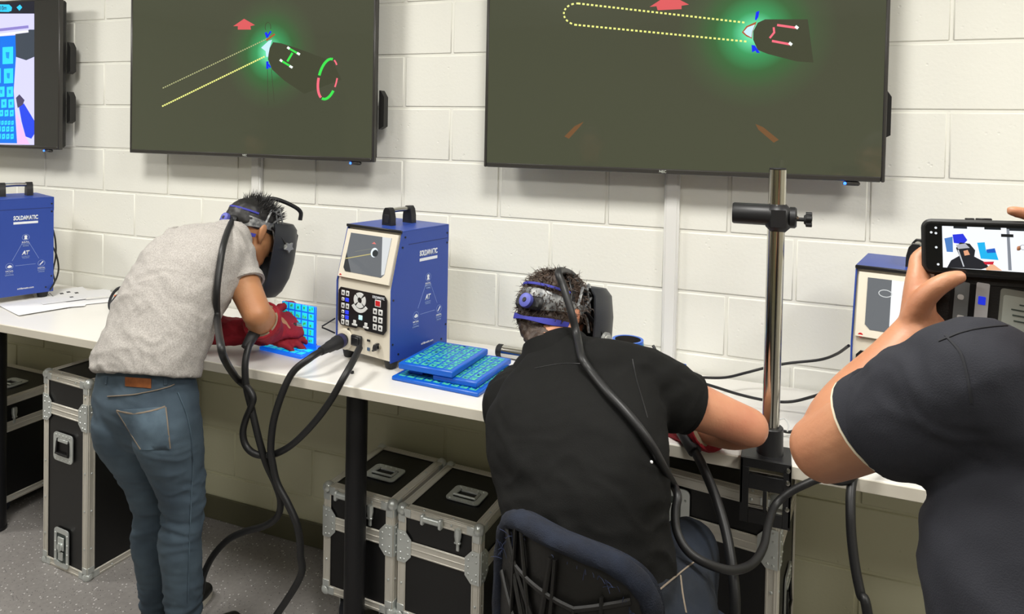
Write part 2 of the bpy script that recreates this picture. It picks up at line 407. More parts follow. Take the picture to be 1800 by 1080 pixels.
# middle television
t2, s2 = television(-.085, 'wall television showing a welding view with green ring and arc, above the grey-shirted man', oy(474, 92, YS), brackets=(1,))
onscr(t2, s2, 'nozzle_picture', [[(480, 74), (494, 76), (520, 84), (585, 108), (600, 140), (535, 165), (500, 142), (478, 122), (471, 104), (473, 86)]], e_noz, .0005)
onscr(t2, s2, 'path_picture', dots((285, 187), (466, 99), 4, 2.6, .7), e_yel)
onscr(t2, s2, 'path_picture', dots((286, 155), (470, 68), 4, 2.0, .6), e_yel2)
onscr(t2, s2, 'arrow_picture', [[(410, 46), (429, 33), (448, 44), (440, 46), (441, 52), (418, 52), (418, 46)]], e_red)
onscr(t2, s2, 'arc_picture', [[(459, 84), (472, 72), (478, 70), (474, 84), (471, 100), (468, 100), (467, 90)]], e_ltb, .0008)
onscr(t2, s2, 'arc_picture', [quadline((468, 71), (483, 60), 3)], e_rust, .0009)
onscr(t2, s2, 'marker_picture', [quadline((467, 57), (470, 66), 4), quadline((476, 55), (469, 66), 3), quadline((470, 108), (470, 121), 4), quadline((472, 113), (475, 119), 3)], e_blue, .001)
onscr(t2, s2, 'scale_picture', [quadline((505, 108), (514, 93), 3.6), quadline((506, 84), (525, 95), 3.4), quadline((493, 106), (513, 118), 3.4)], e_gr, .001)
onscr(t2, s2, 'scale_picture', [quadline((505, 83), (509, 86), 4), quadline((522, 93), (527, 96), 4), quadline((492, 105), (496, 108), 4), quadline((509, 116), (514, 119), 4)], e_wh, .0012)
onscr(t2, s2, 'ring_picture', arc(576, 139, 16, 36, 185, 275, 4.5, 12)+arc(576, 139, 16, 36, 30, 100, 4.5, 12), e_gr, .001)
onscr(t2, s2, 'ring_picture', arc(576, 139, 16, 36, 108, 178, 4.2, 12)+arc(576, 139, 16, 36, 285, 310, 2.6, 12)+arc(576, 139, 16, 36, 352, 378, 2.6, 12), e_pink, .001)
onscr(t2, s2, 'wire_picture', [quadline((470, 122), (471, 185), .7), quadline((477, 122), (482, 180), .7)]+arc(471, 48, 5, 9, 150, 380, .9), e_noz, .001)
# right television
t3, s3 = television(1.632, 'wall television showing a long dotted track and green arc, above the steel pole', oy(1326, 58, YS), brackets=(1,))
onscr(t3, s3, 'nozzle_picture', [[(1332, 40), (1345, 34), (1420, 34), (1430, 110), (1400, 108), (1350, 95), (1332, 88), (1324, 70), (1324, 55)]], e_noz, .0005)
onscr(t3, s3, 'path_picture', dots((1016, 6), (1312, 40), 7.6, 3.2)+dots((1312, 73), (1006, 43), 7.6, 3.2)+[q for i, q in enumerate(arc(1016, 25, 25, 19, 90, 270, 3, 5, 17)) if i % 2 == 0], e_yel)
onscr(t3, s3, 'arrow_picture', [[(1142, 12), (1176, -10), (1211, 8), (1198, 10), (1198, 16), (1156, 18), (1154, 11)]], e_red)
onscr(t3, s3, 'arrow_picture', [[(992, 240), (1010, 222), (1026, 214), (1020, 222), (1000, 244)], [(1328, 218), (1342, 224), (1369, 246), (1360, 251), (1333, 228)]], e_redd)
onscr(t3, s3, 'arc_picture', [[(1304, 57), (1312, 46), (1330, 38), (1323, 56), (1322, 68), (1312, 64)]], e_rust, .0008)
onscr(t3, s3, 'arc_picture', [[(1307, 56), (1314, 48), (1327, 43), (1322, 56), (1321, 66), (1312, 61)]], e_ltb, .0009)
onscr(t3, s3, 'marker_picture', [[(1327, 34), (1329, 21), (1335, 19), (1333, 30), (1329, 36)], [(1321, 79), (1327, 80), (1336, 93), (1330, 93), (1328, 89), (1322, 92)]], e_blue, .001)
onscr(t3, s3, 'scale_picture', [quadline((1366, 44), (1400, 49), 4), quadline((1357, 72), (1389, 78), 4), quadline((1360, 48), (1361, 58), 3.5), quadline((1361, 57), (1353, 67), 3.5)], e_pink, .001)
onscr(t3, s3, 'scale_picture', [quadline((1398, 46), (1403, 50), 5), quadline((1387, 75), (1392, 79), 5)], e_wh, .0012)
for t, px, py in ((t2, 430, 273), (t3, 1165, 302)):
    p = oy(px, py, -.1162)-V(t.location)
    text('NEC', 'brand_lettering', .022, m_logo, t, basis(p, (1, 0, 0), (0, 0, 1)), .02, .0004)
# left television (mostly outside the frame)
t1, s1 = television(-1.80, 'wall television at the left edge showing a blue welding plate and gloved hand', None, '#302f2b', brackets=(1, 2))
onscr(t1, s1, 'view_picture', [[(-150, 24), (60, 24), (60, 255), (-150, 252)]], em('lavender', '#cfcdfb'), .0005)
onscr(t1, s1, 'bar_picture', [[(-150, 2), (60, 2), (60, 24), (-150, 20)]], em('bar', '#22232e'), .0006)
onscr(t1, s1, 'button_picture', [[(-40, 7), (16, 8), (21, 13), (20, 19), (15, 21), (-40, 20)], [(29, 13), (35, 8), (39, 13), (34, 19)], [(-100, 7), (-50, 7), (-50, 20), (-100, 19)]], em('cyan', '#35c7f4'), .0009)
text('10m', 'button_lettering', .045, em('bar', '#22232e'), s1, basis(oy(6, 14, YS-.0011)-V(t1.location), (1, 0, 0), (0, 0, 1)), .01, .0003)
onscr(t1, s1, 'edge_picture', [quadline((-120, 66), (50, 47), 5)], em('violet', '#8a7fc4'), .0008)
onscr(t1, s1, 'edge_picture', [quadline((-120, 76), (50, 55), 4)], em('violet_pale', '#eceaff'), .0008)
onscr(t1, s1, 'shade_picture', [[(27, 60), (52, 52), (60, 52), (60, 100), (46, 106), (28, 100)]], em('slate', '#3d4550'), .0008)
onscr(t1, s1, 'plate_picture', [[(-150, 75), (27, 62), (28, 100), (24, 160), (30, 252), (-150, 250)]], em('plate', '#0c6fe0'), .0007)
tl = []
for r, (y0, y1) in enumerate(((82, 112), (120, 146), (152, 170), (174, 189), (193, 204), (212, 219), (222, 231), (235, 244))):
    s_ = (y1-y0)*.62
    for c in range(6):
        x1 = 24-c*s_*1.35-(0 if r > 2 else 1); tl.append([(x1-s_, y0+1), (x1, y0), (x1, y1), (x1-s_, y1+1)])
onscr(t1, s1, 'tile_picture', tl, em('tile', '#31d5f3'), .0009)
onscr(t1, s1, 'tile_picture', [[(q[0][0]*.7+q[2][0]*.3, q[0][1]*.7+q[2][1]*.3), (q[0][0]*.35+q[2][0]*.65, q[0][1]*.7+q[2][1]*.3), (q[0][0]*.4+q[2][0]*.6, q[0][1]*.3+q[2][1]*.7), (q[0][0]*.65+q[2][0]*.35, q[0][1]*.35+q[2][1]*.65)] for q in tl], em('plate2', '#1790e4'), .0011)
onscr(t1, s1, 'glove_picture', [[(33, 186), (42, 182), (60, 212), (60, 236), (55, 244), (45, 240), (38, 214)]], em('glove', '#2546e0'), .001)
onscr(t1, s1, 'finger_picture', [[(28, 172), (34, 166), (43, 176), (40, 184), (31, 190)]], em('dark_tip', '#4b4360'), .0012)
onscr(t1, s1, 'sleeve_picture', [[(28, 196), (36, 214), (45, 240), (52, 254), (30, 254)]], em('rose', '#e6b9e6'), .001)
# ============================================================ workbench
TZ = .95; TY = -.58
m_lam = mat('white_laminate', '#eceae6', .28, var=(3, '#e6e3dc', .3)); m_edge = mat('bench_edge', '#dfd9cb', .4); m_blk = mat('black_steel', '#17171a', .42, spec=.4)
bx0, bx1 = -3.4, 4.6
wbn = thing('workbench', 'long white-topped workbench on black legs along the block wall', 'workbench', (.6, -.3, 0))
def W2(g): return g
L0 = V((.6, -.3, 0))
def wobj(name, g, m): 
    o = obj(name, g, m, None); o.data.transform(Matrix.Translation(-L0)); o.parent = wbn; return o
wobj('tabletop', G().box(((bx0+bx1)/2, TY/2-.004, TZ-.017), (bx1-bx0, -TY-.012, .034), .003), m_lam)
wobj('edge_band', G().box(((bx0+bx1)/2, TY+.003, TZ-.0175), (bx1-bx0, .006, .032), .002), m_edge)
for lx in (-1.095, .700, 2.55, -2.9, 4.3):
    g = G().cyl((lx, -.434, .012), (lx, -.434, TZ-.034), .035, n=24).cyl((lx, -.434, 0), (lx, -.434, .014), .038, n=24, bev=.003)
    wobj('leg', g, m_blk)
    wobj('mounting_plate', G().box((lx, -.434, TZ-.038), (.14, .14, .008), .002), m_blk)
# ============================================================ welding training consoles
m_blue = mat('console_blue', '#2b489e', .38, bump=(400, .06)); m_cream = mat('console_cream', '#e4dccb', .45); m_rub = mat('rubber_black', '#19191b', .6)
m_blkp = mat('black_plastic', '#1b1b1d', .38); m_wprint = mat('white_print', '#e8ebf2', .5); m_lprint = mat('pale_blue_print', '#8fa4d6', .5); m_steel = mat('brushed_steel', '#b9b7b0', .28, 1)
m_wbtn = mat('white_button', '#e6e7e6', .45); m_red = mat('red_button', '#d3262c', .4); m_bbtn = mat('blue_button', '#2f3fe0', .4, emit=('#2136e8', .5)); m_scrd = mat('console_screen', '#15171a', .08, emit=('#6a6d70', .9))
CW_, CD_, CB, CBR, CTZ, CS = .262, .285, .03, .268, .458, .052   # width, depth, underside, slope break, top, setback
def side_pt(y, z, e=.0008): return V((CW_/2+e, y, z))
def console_machine(loc, rz, label, detail, cut_screen):
    t = thing('welding_console', label, 'console', loc, rz, 'welding training consoles on the bench'); h = CW_/2
    # cream body core with sloping face
    prof = [(.004, CB+.004), (CD_-.004, CB+.004), (CD_-.004, CTZ-.006), (CS+.004, CTZ-.006), (.004, CBR)]
    Mx = Matrix.Translation((-h+.004, 0, 0)) @ Matrix(((0, 0, 1, 0), (1, 0, 0, 0), (0, 1, 0, 0), (0, 0, 0, 1)))
    obj('front_panel', G().prism(prof, CW_-.008, Mx), m_cream, t)
    full = [(0, CB), (CD_, CB), (CD_, CTZ), (CS-.004, CTZ), (-.001, CBR)]
    for sgn in (-1, 1):
        Ms = Matrix.Translation((sgn*h-(.004 if sgn > 0 else 0), 0, 0)) @ Matrix(((0, 0, 1, 0), (1, 0, 0, 0), (0, 1, 0, 0), (0, 0, 0, 1)))
        obj('side_panel', G().prism(full, .004, Ms), m_blue, t)
    obj('top_cover', G().box((0, (CS+CD_)/2-.004, CTZ-.0015), (CW_+.002, CD_-CS+.004, .005), .0015).box((0, CD_-.002, CTZ-.03), (CW_+.002, .006, .06), .001), m_blue, t)
    obj('top_trim', G().box((0, CS-.0085, CTZ-.003), (CW_+.001, .007, .010), .002), m_blkp, t)
    for x in (-.10, .10):
        for y in (.035, CD_-.035):
            obj('foot', G().lathe((x, y, CB), (0, 0, -1), [(0, .0001), (0, .024), (.026, .019), (.03, .016), (.03, .0001)], 16), m_rub, t)
    # handle running across the top
    hy = (CS+CD_)/2
    hd = obj('handle', G().tube([(0, hy-.046, CTZ+.050), (0, hy, CTZ+.052), (0, hy+.046, CTZ+.050)], .0085, 12, 2), m_steel, t)
    for sy in (-1, 1):
        Mh = Matrix.Translation((0, hy+sy*.052+.012, CTZ)) @ Matrix(((1, 0, 0, 0), (0, 0, -1, 0), (0, 1, 0, 0), (0, 0, 0, 1)))
        hp = [(-.022, 0), (.022, 0), (.021, .03), (.016, .052), (.008, .062), (-.008, .062), (-.016, .052), (-.021, .03)]
        bk = obj('handle_bracket', G().prism(hp, .024, Mh), m_blkp, hd)
        if sy < 0: obj('bracket_recess', G().box((0, hy-.0645, CTZ+.024), (.022, .002, .030), .004), m_rub, hd)
    # seam and screws on the right side, printed marks
    sp = G().box((h+.0002, (CS+CD_)/2+.01, CTZ-.048), (.001, CD_-CS-.03, .0018))
    obj('seam', sp, mat('seam_blue', '#1b2c66', .5), t)
    for y, z in ((CS+.008, CTZ-.022), (CS-.004, CTZ-.055), (.008, .235), (.008, .09), (.035, .052), (CD_-.03, .052), (CD_-.008, .1), (CD_-.008, CTZ-.03), (CD_-.008, CTZ-.065)):
        obj('screw', G().cyl((h, y, z), (h+.0018, y, z), .0035, n=10), m_blkp, t)
    B = lambda y, z: basis((h+.0004, y, z), (0, 1, 0), (0, 0, 1))
    text('SOLDAMATIC', 'brand_lettering', .092, m_wprint, t, B(.178, .372), .045, .0006, .020)
    obj('brand_bar', G().box((h+.0007, .178, .350), (.0008, .092, .010)), m_wprint, t)
    text('soldamatic.com', 'web_lettering', .062, m_wprint, t, B(.178, .060), .02, .0006, .008)
    text('AT', 'emblem_lettering', .030, m_wprint, t, B(.178, .217), .05, .0006, .018, .25)
    text('AUGMENTED', 'emblem_lettering', .030, m_lprint, t, B(.178, .200), .0, .0006, .005); text('TRAINING', 'emblem_lettering', .026, m_lprint, t, B(.178, .194), .0, .0006, .005)
    pts = ((.178, .285), (.118, .163), (.238, .163))
    for i, (y, z) in enumerate(pts):
        g = G(); n = 20; vs = []; fs = []
        for k in range(n):
            a = 2*PI*k/n
            for r in (.0128, .0142): vs.append((h+.0009, y+r*math.cos(a), z+r*math.sin(a)))
        for k in range(n): fs.append((2*k, 2*k+1, (2*k+3) % (2*n), (2*k+2) % (2*n)))
        em_ = obj('emblem', g.add(vs, fs), m_lprint, t)
        g = G(); M_ = B(y, z)
        if i == 0: g.prism([(-.006, -.009), (.006, -.009), (.004, -.001), (.006, .004), (.003, .009), (-.003, .009), (-.006, .004), (-.004, -.001)], .0009, M_)
        elif i == 1: g.prism([(-.009, -.003), (-.002, -.007), (.009, -.005), (.009, .001), (.002, .006), (-.004, .003)], .0009, M_)
        else: g.prism([(-.008, -.006), (-.005, -.008), (.008, .006), (.005, .009)], .0009, M_)
        obj('pictogram', g, m_wprint, em_)
        for k, (s_, w_) in enumerate((('REAL', .028), ('WELDING', .032), ('TRAINING', .024)) if i == 0 else (('VIRTUAL', .030), ('SAFETY', .027), ('LEARNING', .031)) if i == 1 else (('DIGITAL', .028), ('ACADEMY', .031), ('ONLINE', .024))):
            text(s_, 'emblem_lettering', w_, m_lprint if k else m_wprint, em_, B(y, z-.021-.0085*k), .01, .0006, .0062)
    for (a, b) in (((.166, .262), (.128, .186)), ((.190, .262), (.228, .186)), ((.140, .163), (.216, .163))):
        g = G(); g.prism([tuple(q) for q in quadline(a, b, .0012)], .0006, Matrix(((0, 0, 1, h), (1, 0, 0, 0), (0, 1, 0, 0), (0, 0, 0, 1)))); obj('emblem_line', g, m_lprint, t)
    # sloping display
    sl = V((0, CS, CTZ-CBR)).normalized(); Fs = basis(V((0, 0, CBR))+sl*.098+V((0, -.0035, .0)), (1, 0, 0), sl)
    bez = obj('display_bezel', G().prism([(-.121, -.082), (.121, -.082), (.121, .083), (-.121, .083)], .006, Fs), m_cream, t)
    sd = obj('display', G().prism([(-.088, -.062), (.082, -.062), (.094, -.05), (.094, .07), (-.1, .07), (-.1, -.05)], .001, Fs @ Matrix.Translation((0, 0, .0062))), m_scrd, bez)
    def onm(name, polys, m, dz=.0076):
        g = G()
        for P in polys: g.prism(P if sum(P[i][0]*P[(i+1) % len(P)][1]-P[(i+1) % len(P)][0]*P[i][1] for i in range(len(P))) > 0 else P[::-1], .0003, Fs @ Matrix.Translation((0, 0, dz)))
        o = obj(name, g, m, bez)
        if len(polys) > 1: o['kind'] = 'stuff'
    if cut_screen == 1:
        onm('picture', [quadline((-.098, -.02), (.03, .012), .003)], em('olive_line', '#b9ad74'))
        onm('picture', [quadline((-.06, .008), (.03, .030), .0015)], em('grey_line', '#7a7c72'), .0077)
        onm('picture', [[(.01, .043), (.03, .043), (.02, .05)]], em('salmon', '#d8776f'))
        onm('picture', [[(.03+.016*math.cos(a), .015+.016*math.sin(a)) for a in [i*PI/8 for i in range(16)]]], em('pale', '#dfe9ee'), .0078)
        onm('picture', [[(.035+.013*math.cos(a), .013+.012*math.sin(a)) for a in [i*PI/6 for i in range(12)]]], em('dk', '#34383a'), .008)
        onm('picture', [[(-.1, -.05), (-.088, -.062), (-.06, -.062), (-.1, -.0)]], em('dk3', '#303234'), .0075)
        onm('picture', [[(.052, .07), (.094, .07), (.094, -.05), (.082, -.055)]], em('painted_glare', '#cfd2d2'), .0074)  # reflected glare painted as a glowing patch, not display content
    else:
        onm('picture', [[(-.045, .07), (.094, .07), (.094, -.05), (.082, -.062), (-.045, -.062)]], em('painted_glare2', '#e9ebec'), .0074)  # broad reflected glare painted over most of the display as emission
        onm('picture', arc(-.058, .034, .015, .009, 0, 360, .002, 0, 14), em('ringp', '#c9cccb'), .0078)
    obj('warning_light', G().cyl((-.1085, -.004, CBR+.02), (-.1085, .006, CBR+.02), .006, n=12), m_red, t)
    # keypad
    Kf = basis((0, -.0002, .182), (1, 0, 0), (0, 0, 1)); kp = G()
    kp.prism([(-.108, .066), (-.118, .054), (-.118, -.05), (-.106, -.064), (-.03, -.064), (-.02, -.057), (.005, -.057), (.015, -.064), (.098, -.064), (.112, -.048), (.112, .052), (.1, .066)][::-1], .002, Kf)
    kb = obj('keypad', kp, m_blkp, t)
    dots_ = G()
    def btn(x, z, w_, hh, m, name='button'):
        q = obj(name, G().box((x, -.0032, .182+z), (w_, .0025, hh), .0012), m, kb)
        if m is m_wbtn: dots_.box((x+.001, -.0047, .182+z), (w_*.35, .0008, hh*.35))
    for z in (.048, .004, -.052): btn(-.094, z, .016, .018, m_wbtn); btn(-.072, z, .016, .018, m_wbtn)
    for z in (.026, -.017, -.034): btn(-.094, z, .013, .011, m_wbtn); btn(-.074, z, .017, .013, m_bbtn)
    for z in (.008, -.018, -.044): btn(.060, z, .018, .019, m_wbtn); btn(.085, z, .019, .019, m_wbtn)
    btn(.072, .036, .022, .018, m_red, 'stop_button')
    obj('button_ring', G().box((.072, -.0028, .218), (.027, .0015, .023), .001), m_wbtn, kb)
    for a in range(4):
        g = G(); P = []
        for k in range(7): q = R_(a*90+45+8+74*k/6); P.append((.028*math.cos(q), .026*math.sin(q)))
        for k in range(7): q = R_(a*90+45+82-74*k/6); P.append((.011*math.cos(q), .010*math.sin(q)))
        obj('direction_button', g.prism(P, .003, basis((-.012, -.0022, .182+.034), (1, 0, 0), (0, 0, 1))), m_wbtn, kb)
    P = [(.034*math.cos(R_(q)), .034*math.sin(R_(q))) for q in range(215, 330, 12)]+[(.046*math.cos(R_(q)), .046*math.sin(R_(q))) for q in range(323, 208, -12)]
    obj('wide_button', G().prism(P, .003, basis((-.012, -.0022, .182+.038), (1, 0, 0), (0, 0, 1))), m_wbtn, kb)
    btn(-.008, -.024, .018, .016, mat('cyan_button', '#d7f0f6', .4, emit=('#7ed6ea', .4)))
    for x in (-.036, .018):
        obj('person_button', G().box((x, -.003, .182-.043), (.014, .0025, .012), .002).box((x, -.003, .182-.053), (.026, .0025, .007), .002), m_wbtn, kb)
    q = obj('button_icons', dots_, m_blkp, kb); q['kind'] = 'stuff'
    text('SOLDAMATIC', 'brand_lettering', .055, m_wprint, kb, basis((.074, -.0024, .182+.055), (1, 0, 0), (0, 0, 1)), .02, .0006, .009)
    # sockets under the keypad
    obj('torch_socket', G().lathe((-.082, 0, .072), (0, -1, 0), [(0, .0001), (0, .036), (.006, .036), (.008, .032), (.008, .02), (.02, .02), (.02, .0001)], 24), m_cream, t)
    obj('cable_socket', G().box((-.022, -.006, .078), (.046, .014, .036), .003).box((-.022, -.014, .078), (.034, .006, .026), .002), m_blkp, t)
    obj('port', G().box((.030, -.001, .087), (.014, .004, .007), .001), m_blkp, t); obj('port', G().box((.030, -.001, .058), (.012, .004, .011), .001), mat('port_blue', '#3b5878', .4), t)
    ks = obj('key_switch', G().lathe((.072, 0, .074), (0, -1, 0), [(0, .0001), (0, .013), (.006, .013), (.006, .0001)], 16), m_steel, t)
    obj('key', G().box((.072, -.010, .074), (.006, .016, .034), .002, Matrix.Rotation(R_(35), 3, 'Y')).box((.072, -.014, .074), (.018, .006, .018), .003, Matrix.Rotation(R_(20), 3, 'Y')), m_blkp, ks)
    obj('set_screw', G().cyl((-.068, 0, .108), (-.068, -.003, .108), .004, n=10), m_blkp, t)
    # rear vents
    g = G()
    for k in range(7): g.box((0, CD_, .15+.02*k), (.16, .002, .007))
    q = obj('rear_vent', g, m_blkp, t); q['kind'] = 'stuff'
    return t
M2L = V((.690, -.393, TZ)); M2R = R_(-13.3)
con2 = console_machine(M2L, M2R, 'blue and cream welding console in the middle, showing its whole keypad and display', 1, 1)
con1 = console_machine(V((-1.297, -.425, TZ)), R_(-20.6), 'blue welding console at the left end, turned so its side lettering faces out', 1, 1)
con3 = console_machine(V((2.290, -.415, TZ)), R_(-13), 'blue and cream welding console at the right, partly hidden by the raised phone', 1, 2)
# printed coupons ----------------------------------------------------------------
def plate_mat(name, base, t1, t2, emit=0):
    return mat(name, base, .3, emit=(base, emit) if emit else None)
m_pb = mat('coupon_blue', '#0f62cf', .32); m_pc = mat('coupon_cyan', '#35b9b8', .35, var=(70, '#5ad29a', .8)); m_pd = mat('coupon_code', '#1668c0', .35)
m_pbs = mat('coupon_blue_lit', '#0a6df0', .3, emit=('#0a6df0', .35)); m_pcs = mat('coupon_cyan_lit', '#1fd6ee', .3, emit=('#1fd6ee', .35)); m_pgs = mat('coupon_green', '#4fe070', .35)  # lit copies of coupon blue and cyan, brightness put in as emission
def coupon(name, label, W, D, H, M_loc, rz, rows, cols, ms=(None,)*3, group=None, tilt=None, marg=.012, cat_='coupon'):
    """flat plate with raised printed marker squares on its top face"""
    t = thing(name, label, cat_, M_loc, rz, group)
    if tilt: t.rotation_euler = tilt
    obj('plate', G().box((0, 0, H/2), (W, D, H), .003), ms[0], t)
    rnd = random.Random(name+label); tiles = G(); codes = G()
    cw = (W-2*marg)/cols; ch = (D-2*marg)/rows
    me = None
    for i in range(cols):
        for j in range(rows):
            x = -W/2+marg+cw*(i+.5); y = -D/2+marg+ch*(j+.5)
            if me is None:
                o = obj('marker_tile', G().box((0, 0, 0), (cw*.74, ch*.74, .0012), .0003), ms[1], t); me = o.data
            else: o = bpy.data.objects.new('marker_tile', me); COL.objects.link(o); o.parent = t
            o.location = (x, y, H+.0004)
            for k in range(3):
                codes.box((x+cw*rnd.uniform(-.22, .22), y+ch*rnd.uniform(-.22, .22), H+.0012), (cw*rnd.choice((.14, .26, .3)), ch*rnd.choice((.14, .26)), .0006))
    c = obj('marker_print', codes, ms[2], t); c['kind'] = 'stuff'
    return t
ms1 = (m_pb, m_pc, m_pd); grp = 'marker plates stacked by the middle console'
coupon('marker_plate', 'largest blue marker plate at the bottom of the stack beside the middle console', .31, .275, .013, (1.018, -.352, TZ), R_(-4), 8, 9, ms1, grp)
coupon('marker_plate', 'blue marker plate in the middle of the stack, jutting out towards the right', .155, .255, .018, (1.075, -.338, TZ+.0142), R_(-3), 8, 5, ms1, grp)
tp = coupon('marker_plate', 'topmost blue marker plate of the stack, with a dark slot in its front edge', .195, .258, .020, (.972, -.340, TZ+.0142+.0002), R_(-2), 8, 6, ms1, grp)
tp.location.z = TZ+.034
obj('spacer', G().box((-.05, 0, -.0095), (.05, .2, .0185), .001), m_pb, tp)
# upright lit T coupon at the grey-shirted man's gloves
tc = thing('tee_coupon', 'bright blue upright marker plate standing before the red gloves', 'coupon', (.385, -.335, TZ), R_(-7))
obj('base_plate', G().box((0, -.03, .006), (.20, .12, .012), .002), m_pbs, tc)
obj('upright_plate', G().box((0, .0, .085), (.165, .008, .148), .002), m_pbs, tc)
me = None; cg = G(); rnd = random.Random(4)
for i in range(5):
    for j in range(5):
        x = -.0825+.0185+.0315*i; z = .148-.0275*j
        if me is None: o = obj('marker_tile', G().box((0, 0, 0), (.0245, .0012, .0215), .0003), m_pcs, tc); me = o.data
        else: o = bpy.data.objects.new('marker_tile', me); COL.objects.link(o); o.parent = tc
        o.location = (x, -.0045, z)
        cg.box((x+rnd.uniform(-.006, .006), -.0053, z+rnd.uniform(-.005, .005)), (.007, .0008, .007)); cg.box((x+rnd.uniform(-.006, .006), -.0053, z+rnd.uniform(-.005, .005)), (.005, .0008, .009))
o = obj('marker_print', cg, m_pgs, tc); o['kind'] = 'stuff'
me = None
for i in range(6):
    for j in range(2):
        if me is None: o = obj('marker_tile', G().box((0, 0, 0), (.024, .024, .0012), .0003), m_pcs, tc); me = o.data
        else: o = bpy.data.objects.new('marker_tile', me); COL.objects.link(o); o.parent = tc
        o.location = (-.08+.032*i, -.068+.034*j, .0125)
# pipe coupon
pc = thing('pipe_coupon', 'blue and green marker pipe standing on end behind the seated man', 'coupon', (1.556, -.25, TZ))
prof = [(0, .036), (0, .048), (.158, .048), (.158, .040), (.02, .038), (.02, .0001)]
obj('pipe', G().lathe((0, 0, 0), (0, 0, 1), [(0, .0001)]+prof, 36), m_pb, pc)
obj('pipe_lining', G().lathe((0, 0, .0205), (0, 0, 1), [(0, .0001), (0, .0378), (.1368, .0397), (.1368, .0390), (.002, .037), (.002, .0001)], 36), mat('pipe_dark', '#2b2724', .6), pc)
me = None
for j in range(4):
    for i in range(10):
        a = 2*PI*i/10
        M_ = Matrix.Rotation(a, 4, 'Z')
        if me is None:
            g = G(); n = 5; 
            for k in range(n):
                a0 = -.2+.4*k/n; a1 = -.2+.4*(k+1)/n
                g.add([(.0481*math.cos(a0), .0481*math.sin(a0), -.014), (.0481*math.cos(a1), .0481*math.sin(a1), -.014), (.0481*math.cos(a1), .0481*math.sin(a1), .014), (.0481*math.cos(a0), .0481*math.sin(a0), .014), (.0489*math.cos(a0), .0489*math.sin(a0), -.014), (.0489*math.cos(a1), .0489*math.sin(a1), -.014), (.0489*math.cos(a1), .0489*math.sin(a1), .014), (.0489*math.cos(a0), .0489*math.sin(a0), .014)], [(4, 5, 6, 7), (0, 4, 7, 3), (1, 2, 6, 5), (0, 1, 5, 4), (3, 7, 6, 2)])
            o = obj('marker_tile', g, mat('coupon_leaf', '#3fc06a', .4, var=(60, '#1f86c8', .9)), pc); me = o.data
        else: o = bpy.data.objects.new('marker_tile', me); COL.objects.link(o); o.parent = pc
        o.location.z = .135-.036*j; o.rotation_euler.z = a
# second upright coupon behind the seated man's arm
uc = thing('tee_coupon', 'blue upright marker plate partly hidden behind the seated man', 'coupon', (1.690, -.35, TZ), R_(-6))
obj('base_plate', G().box((0, -.03, .006), (.15, .13, .012), .002), m_pb, uc); obj('upright_plate', G().box((0, .01, .072), (.108, .010, .126), .002), m_pb, uc)
me = None
for i in range(3):
    for j in range(3):
        if me is None: o = obj('marker_tile', G().box((0, 0, 0), (.026, .0012, .026), .0003), m_pgs, uc); me = o.data
        else: o = bpy.data.objects.new('marker_tile', me); COL.objects.link(o); o.parent = uc
        o.location = (-.034+.034*i, .0045, .105-.034*j)
# chrome tube lying behind
ct = thing('steel_tube', 'chrome tube with black end cap lying at the back of the bench', 'tube', (1.32, -.13, TZ+.024))
m_chr = mat('chrome', '#cfcdc6', .12, 1)
obj('tube', G().cyl((-.225, 0, 0), (.30, -.015, 0), .0215, n=28), m_chr, ct)
for a, b in (((-.247, .0006, 0), (-.224, 0, 0)), ((.299, -.015, 0), (.322, -.0156, 0))): obj('end_cap', G().cyl(a, b, .0235, n=28, bev=.004), m_rub, ct)
# papers, pen, earphones, button on the bench
m_pap = mat('paper', '#eeeef0', .7); m_ink = mat('ink', '#2c2d33', .7)
pl = 'papers spread on the left of the bench'
for i, (px_, py_, rz, lab) in enumerate(((108, 530, -.75, 'white sheet lying lowest of the papers by the left console'), (150, 524, -.62, 'white sheet sticking out from under the printed sheet towards the grey shirt'), (112, 521, -.45, 'printed sheet with small dark pictures topmost by the left console'), (62, 538, -.3, 'white sheet nearest the bench edge by the left console'))):
    q_ = oz(px_, py_, TZ); x, y = q_.x, q_.y
    w_, d_ = .297, .21
    g = G(); n = 8; vs = []; fs = []
    for k in range(n+1):
        u = k/n; z = .0004+.005*max(0, u-.55)**2*4*(1 if i in (0, 2) else .3)
        for s_ in (-1, 1): vs.append(((u-.5)*w_, s_*d_/2, z)); vs.append(((u-.5)*w_, s_*d_/2, z+.0006))
    for k in range(n):
        a = 4*k; fs += [(a+1, a+5, a+7, a+3), (a, a+2, a+6, a+4), (a, a+4, a+5, a+1), (a+2, a+3, a+7, a+6)]
    fs += [(0, 1, 3, 2), (4*n, 4*n+2, 4*n+3, 4*n+1)]
    o = obj('paper_sheet', g.add(vs, fs), m_pap); o.location = (x, y, TZ+.0012*i+.0002); o.rotation_euler.z = rz; prop(o, lab, 'paper', pl)
    if i == 2:
        g = G(); r = random.Random(3)
        for (px_, py_) in ((-.06, .03), (-.02, .055), (-.045, .0), (.06, .02), (.09, -.005)): g.box((px_, py_, .0014), (.026, .014, .0006))
        for k in range(5): g.box((-.05, -.04-.01*k, .0014), (.12*r.uniform(.6, 1), .002, .0005))
        q = obj('print', g, m_ink, o); q['kind'] = 'stuff'
o = obj('paper_sheet', G().box((0, 0, .0006), (.30, .21, .0008)), m_pap); o.location = (1.02, -.165, TZ); o.rotation_euler.z = R_(-5); prop(o, 'white sheet lying behind the stacked marker plates', 'paper')
pn = thing('pen', 'white pen with an orange end lying on the papers', 'pen', oz(178, 523, TZ+.0095), R_(55))
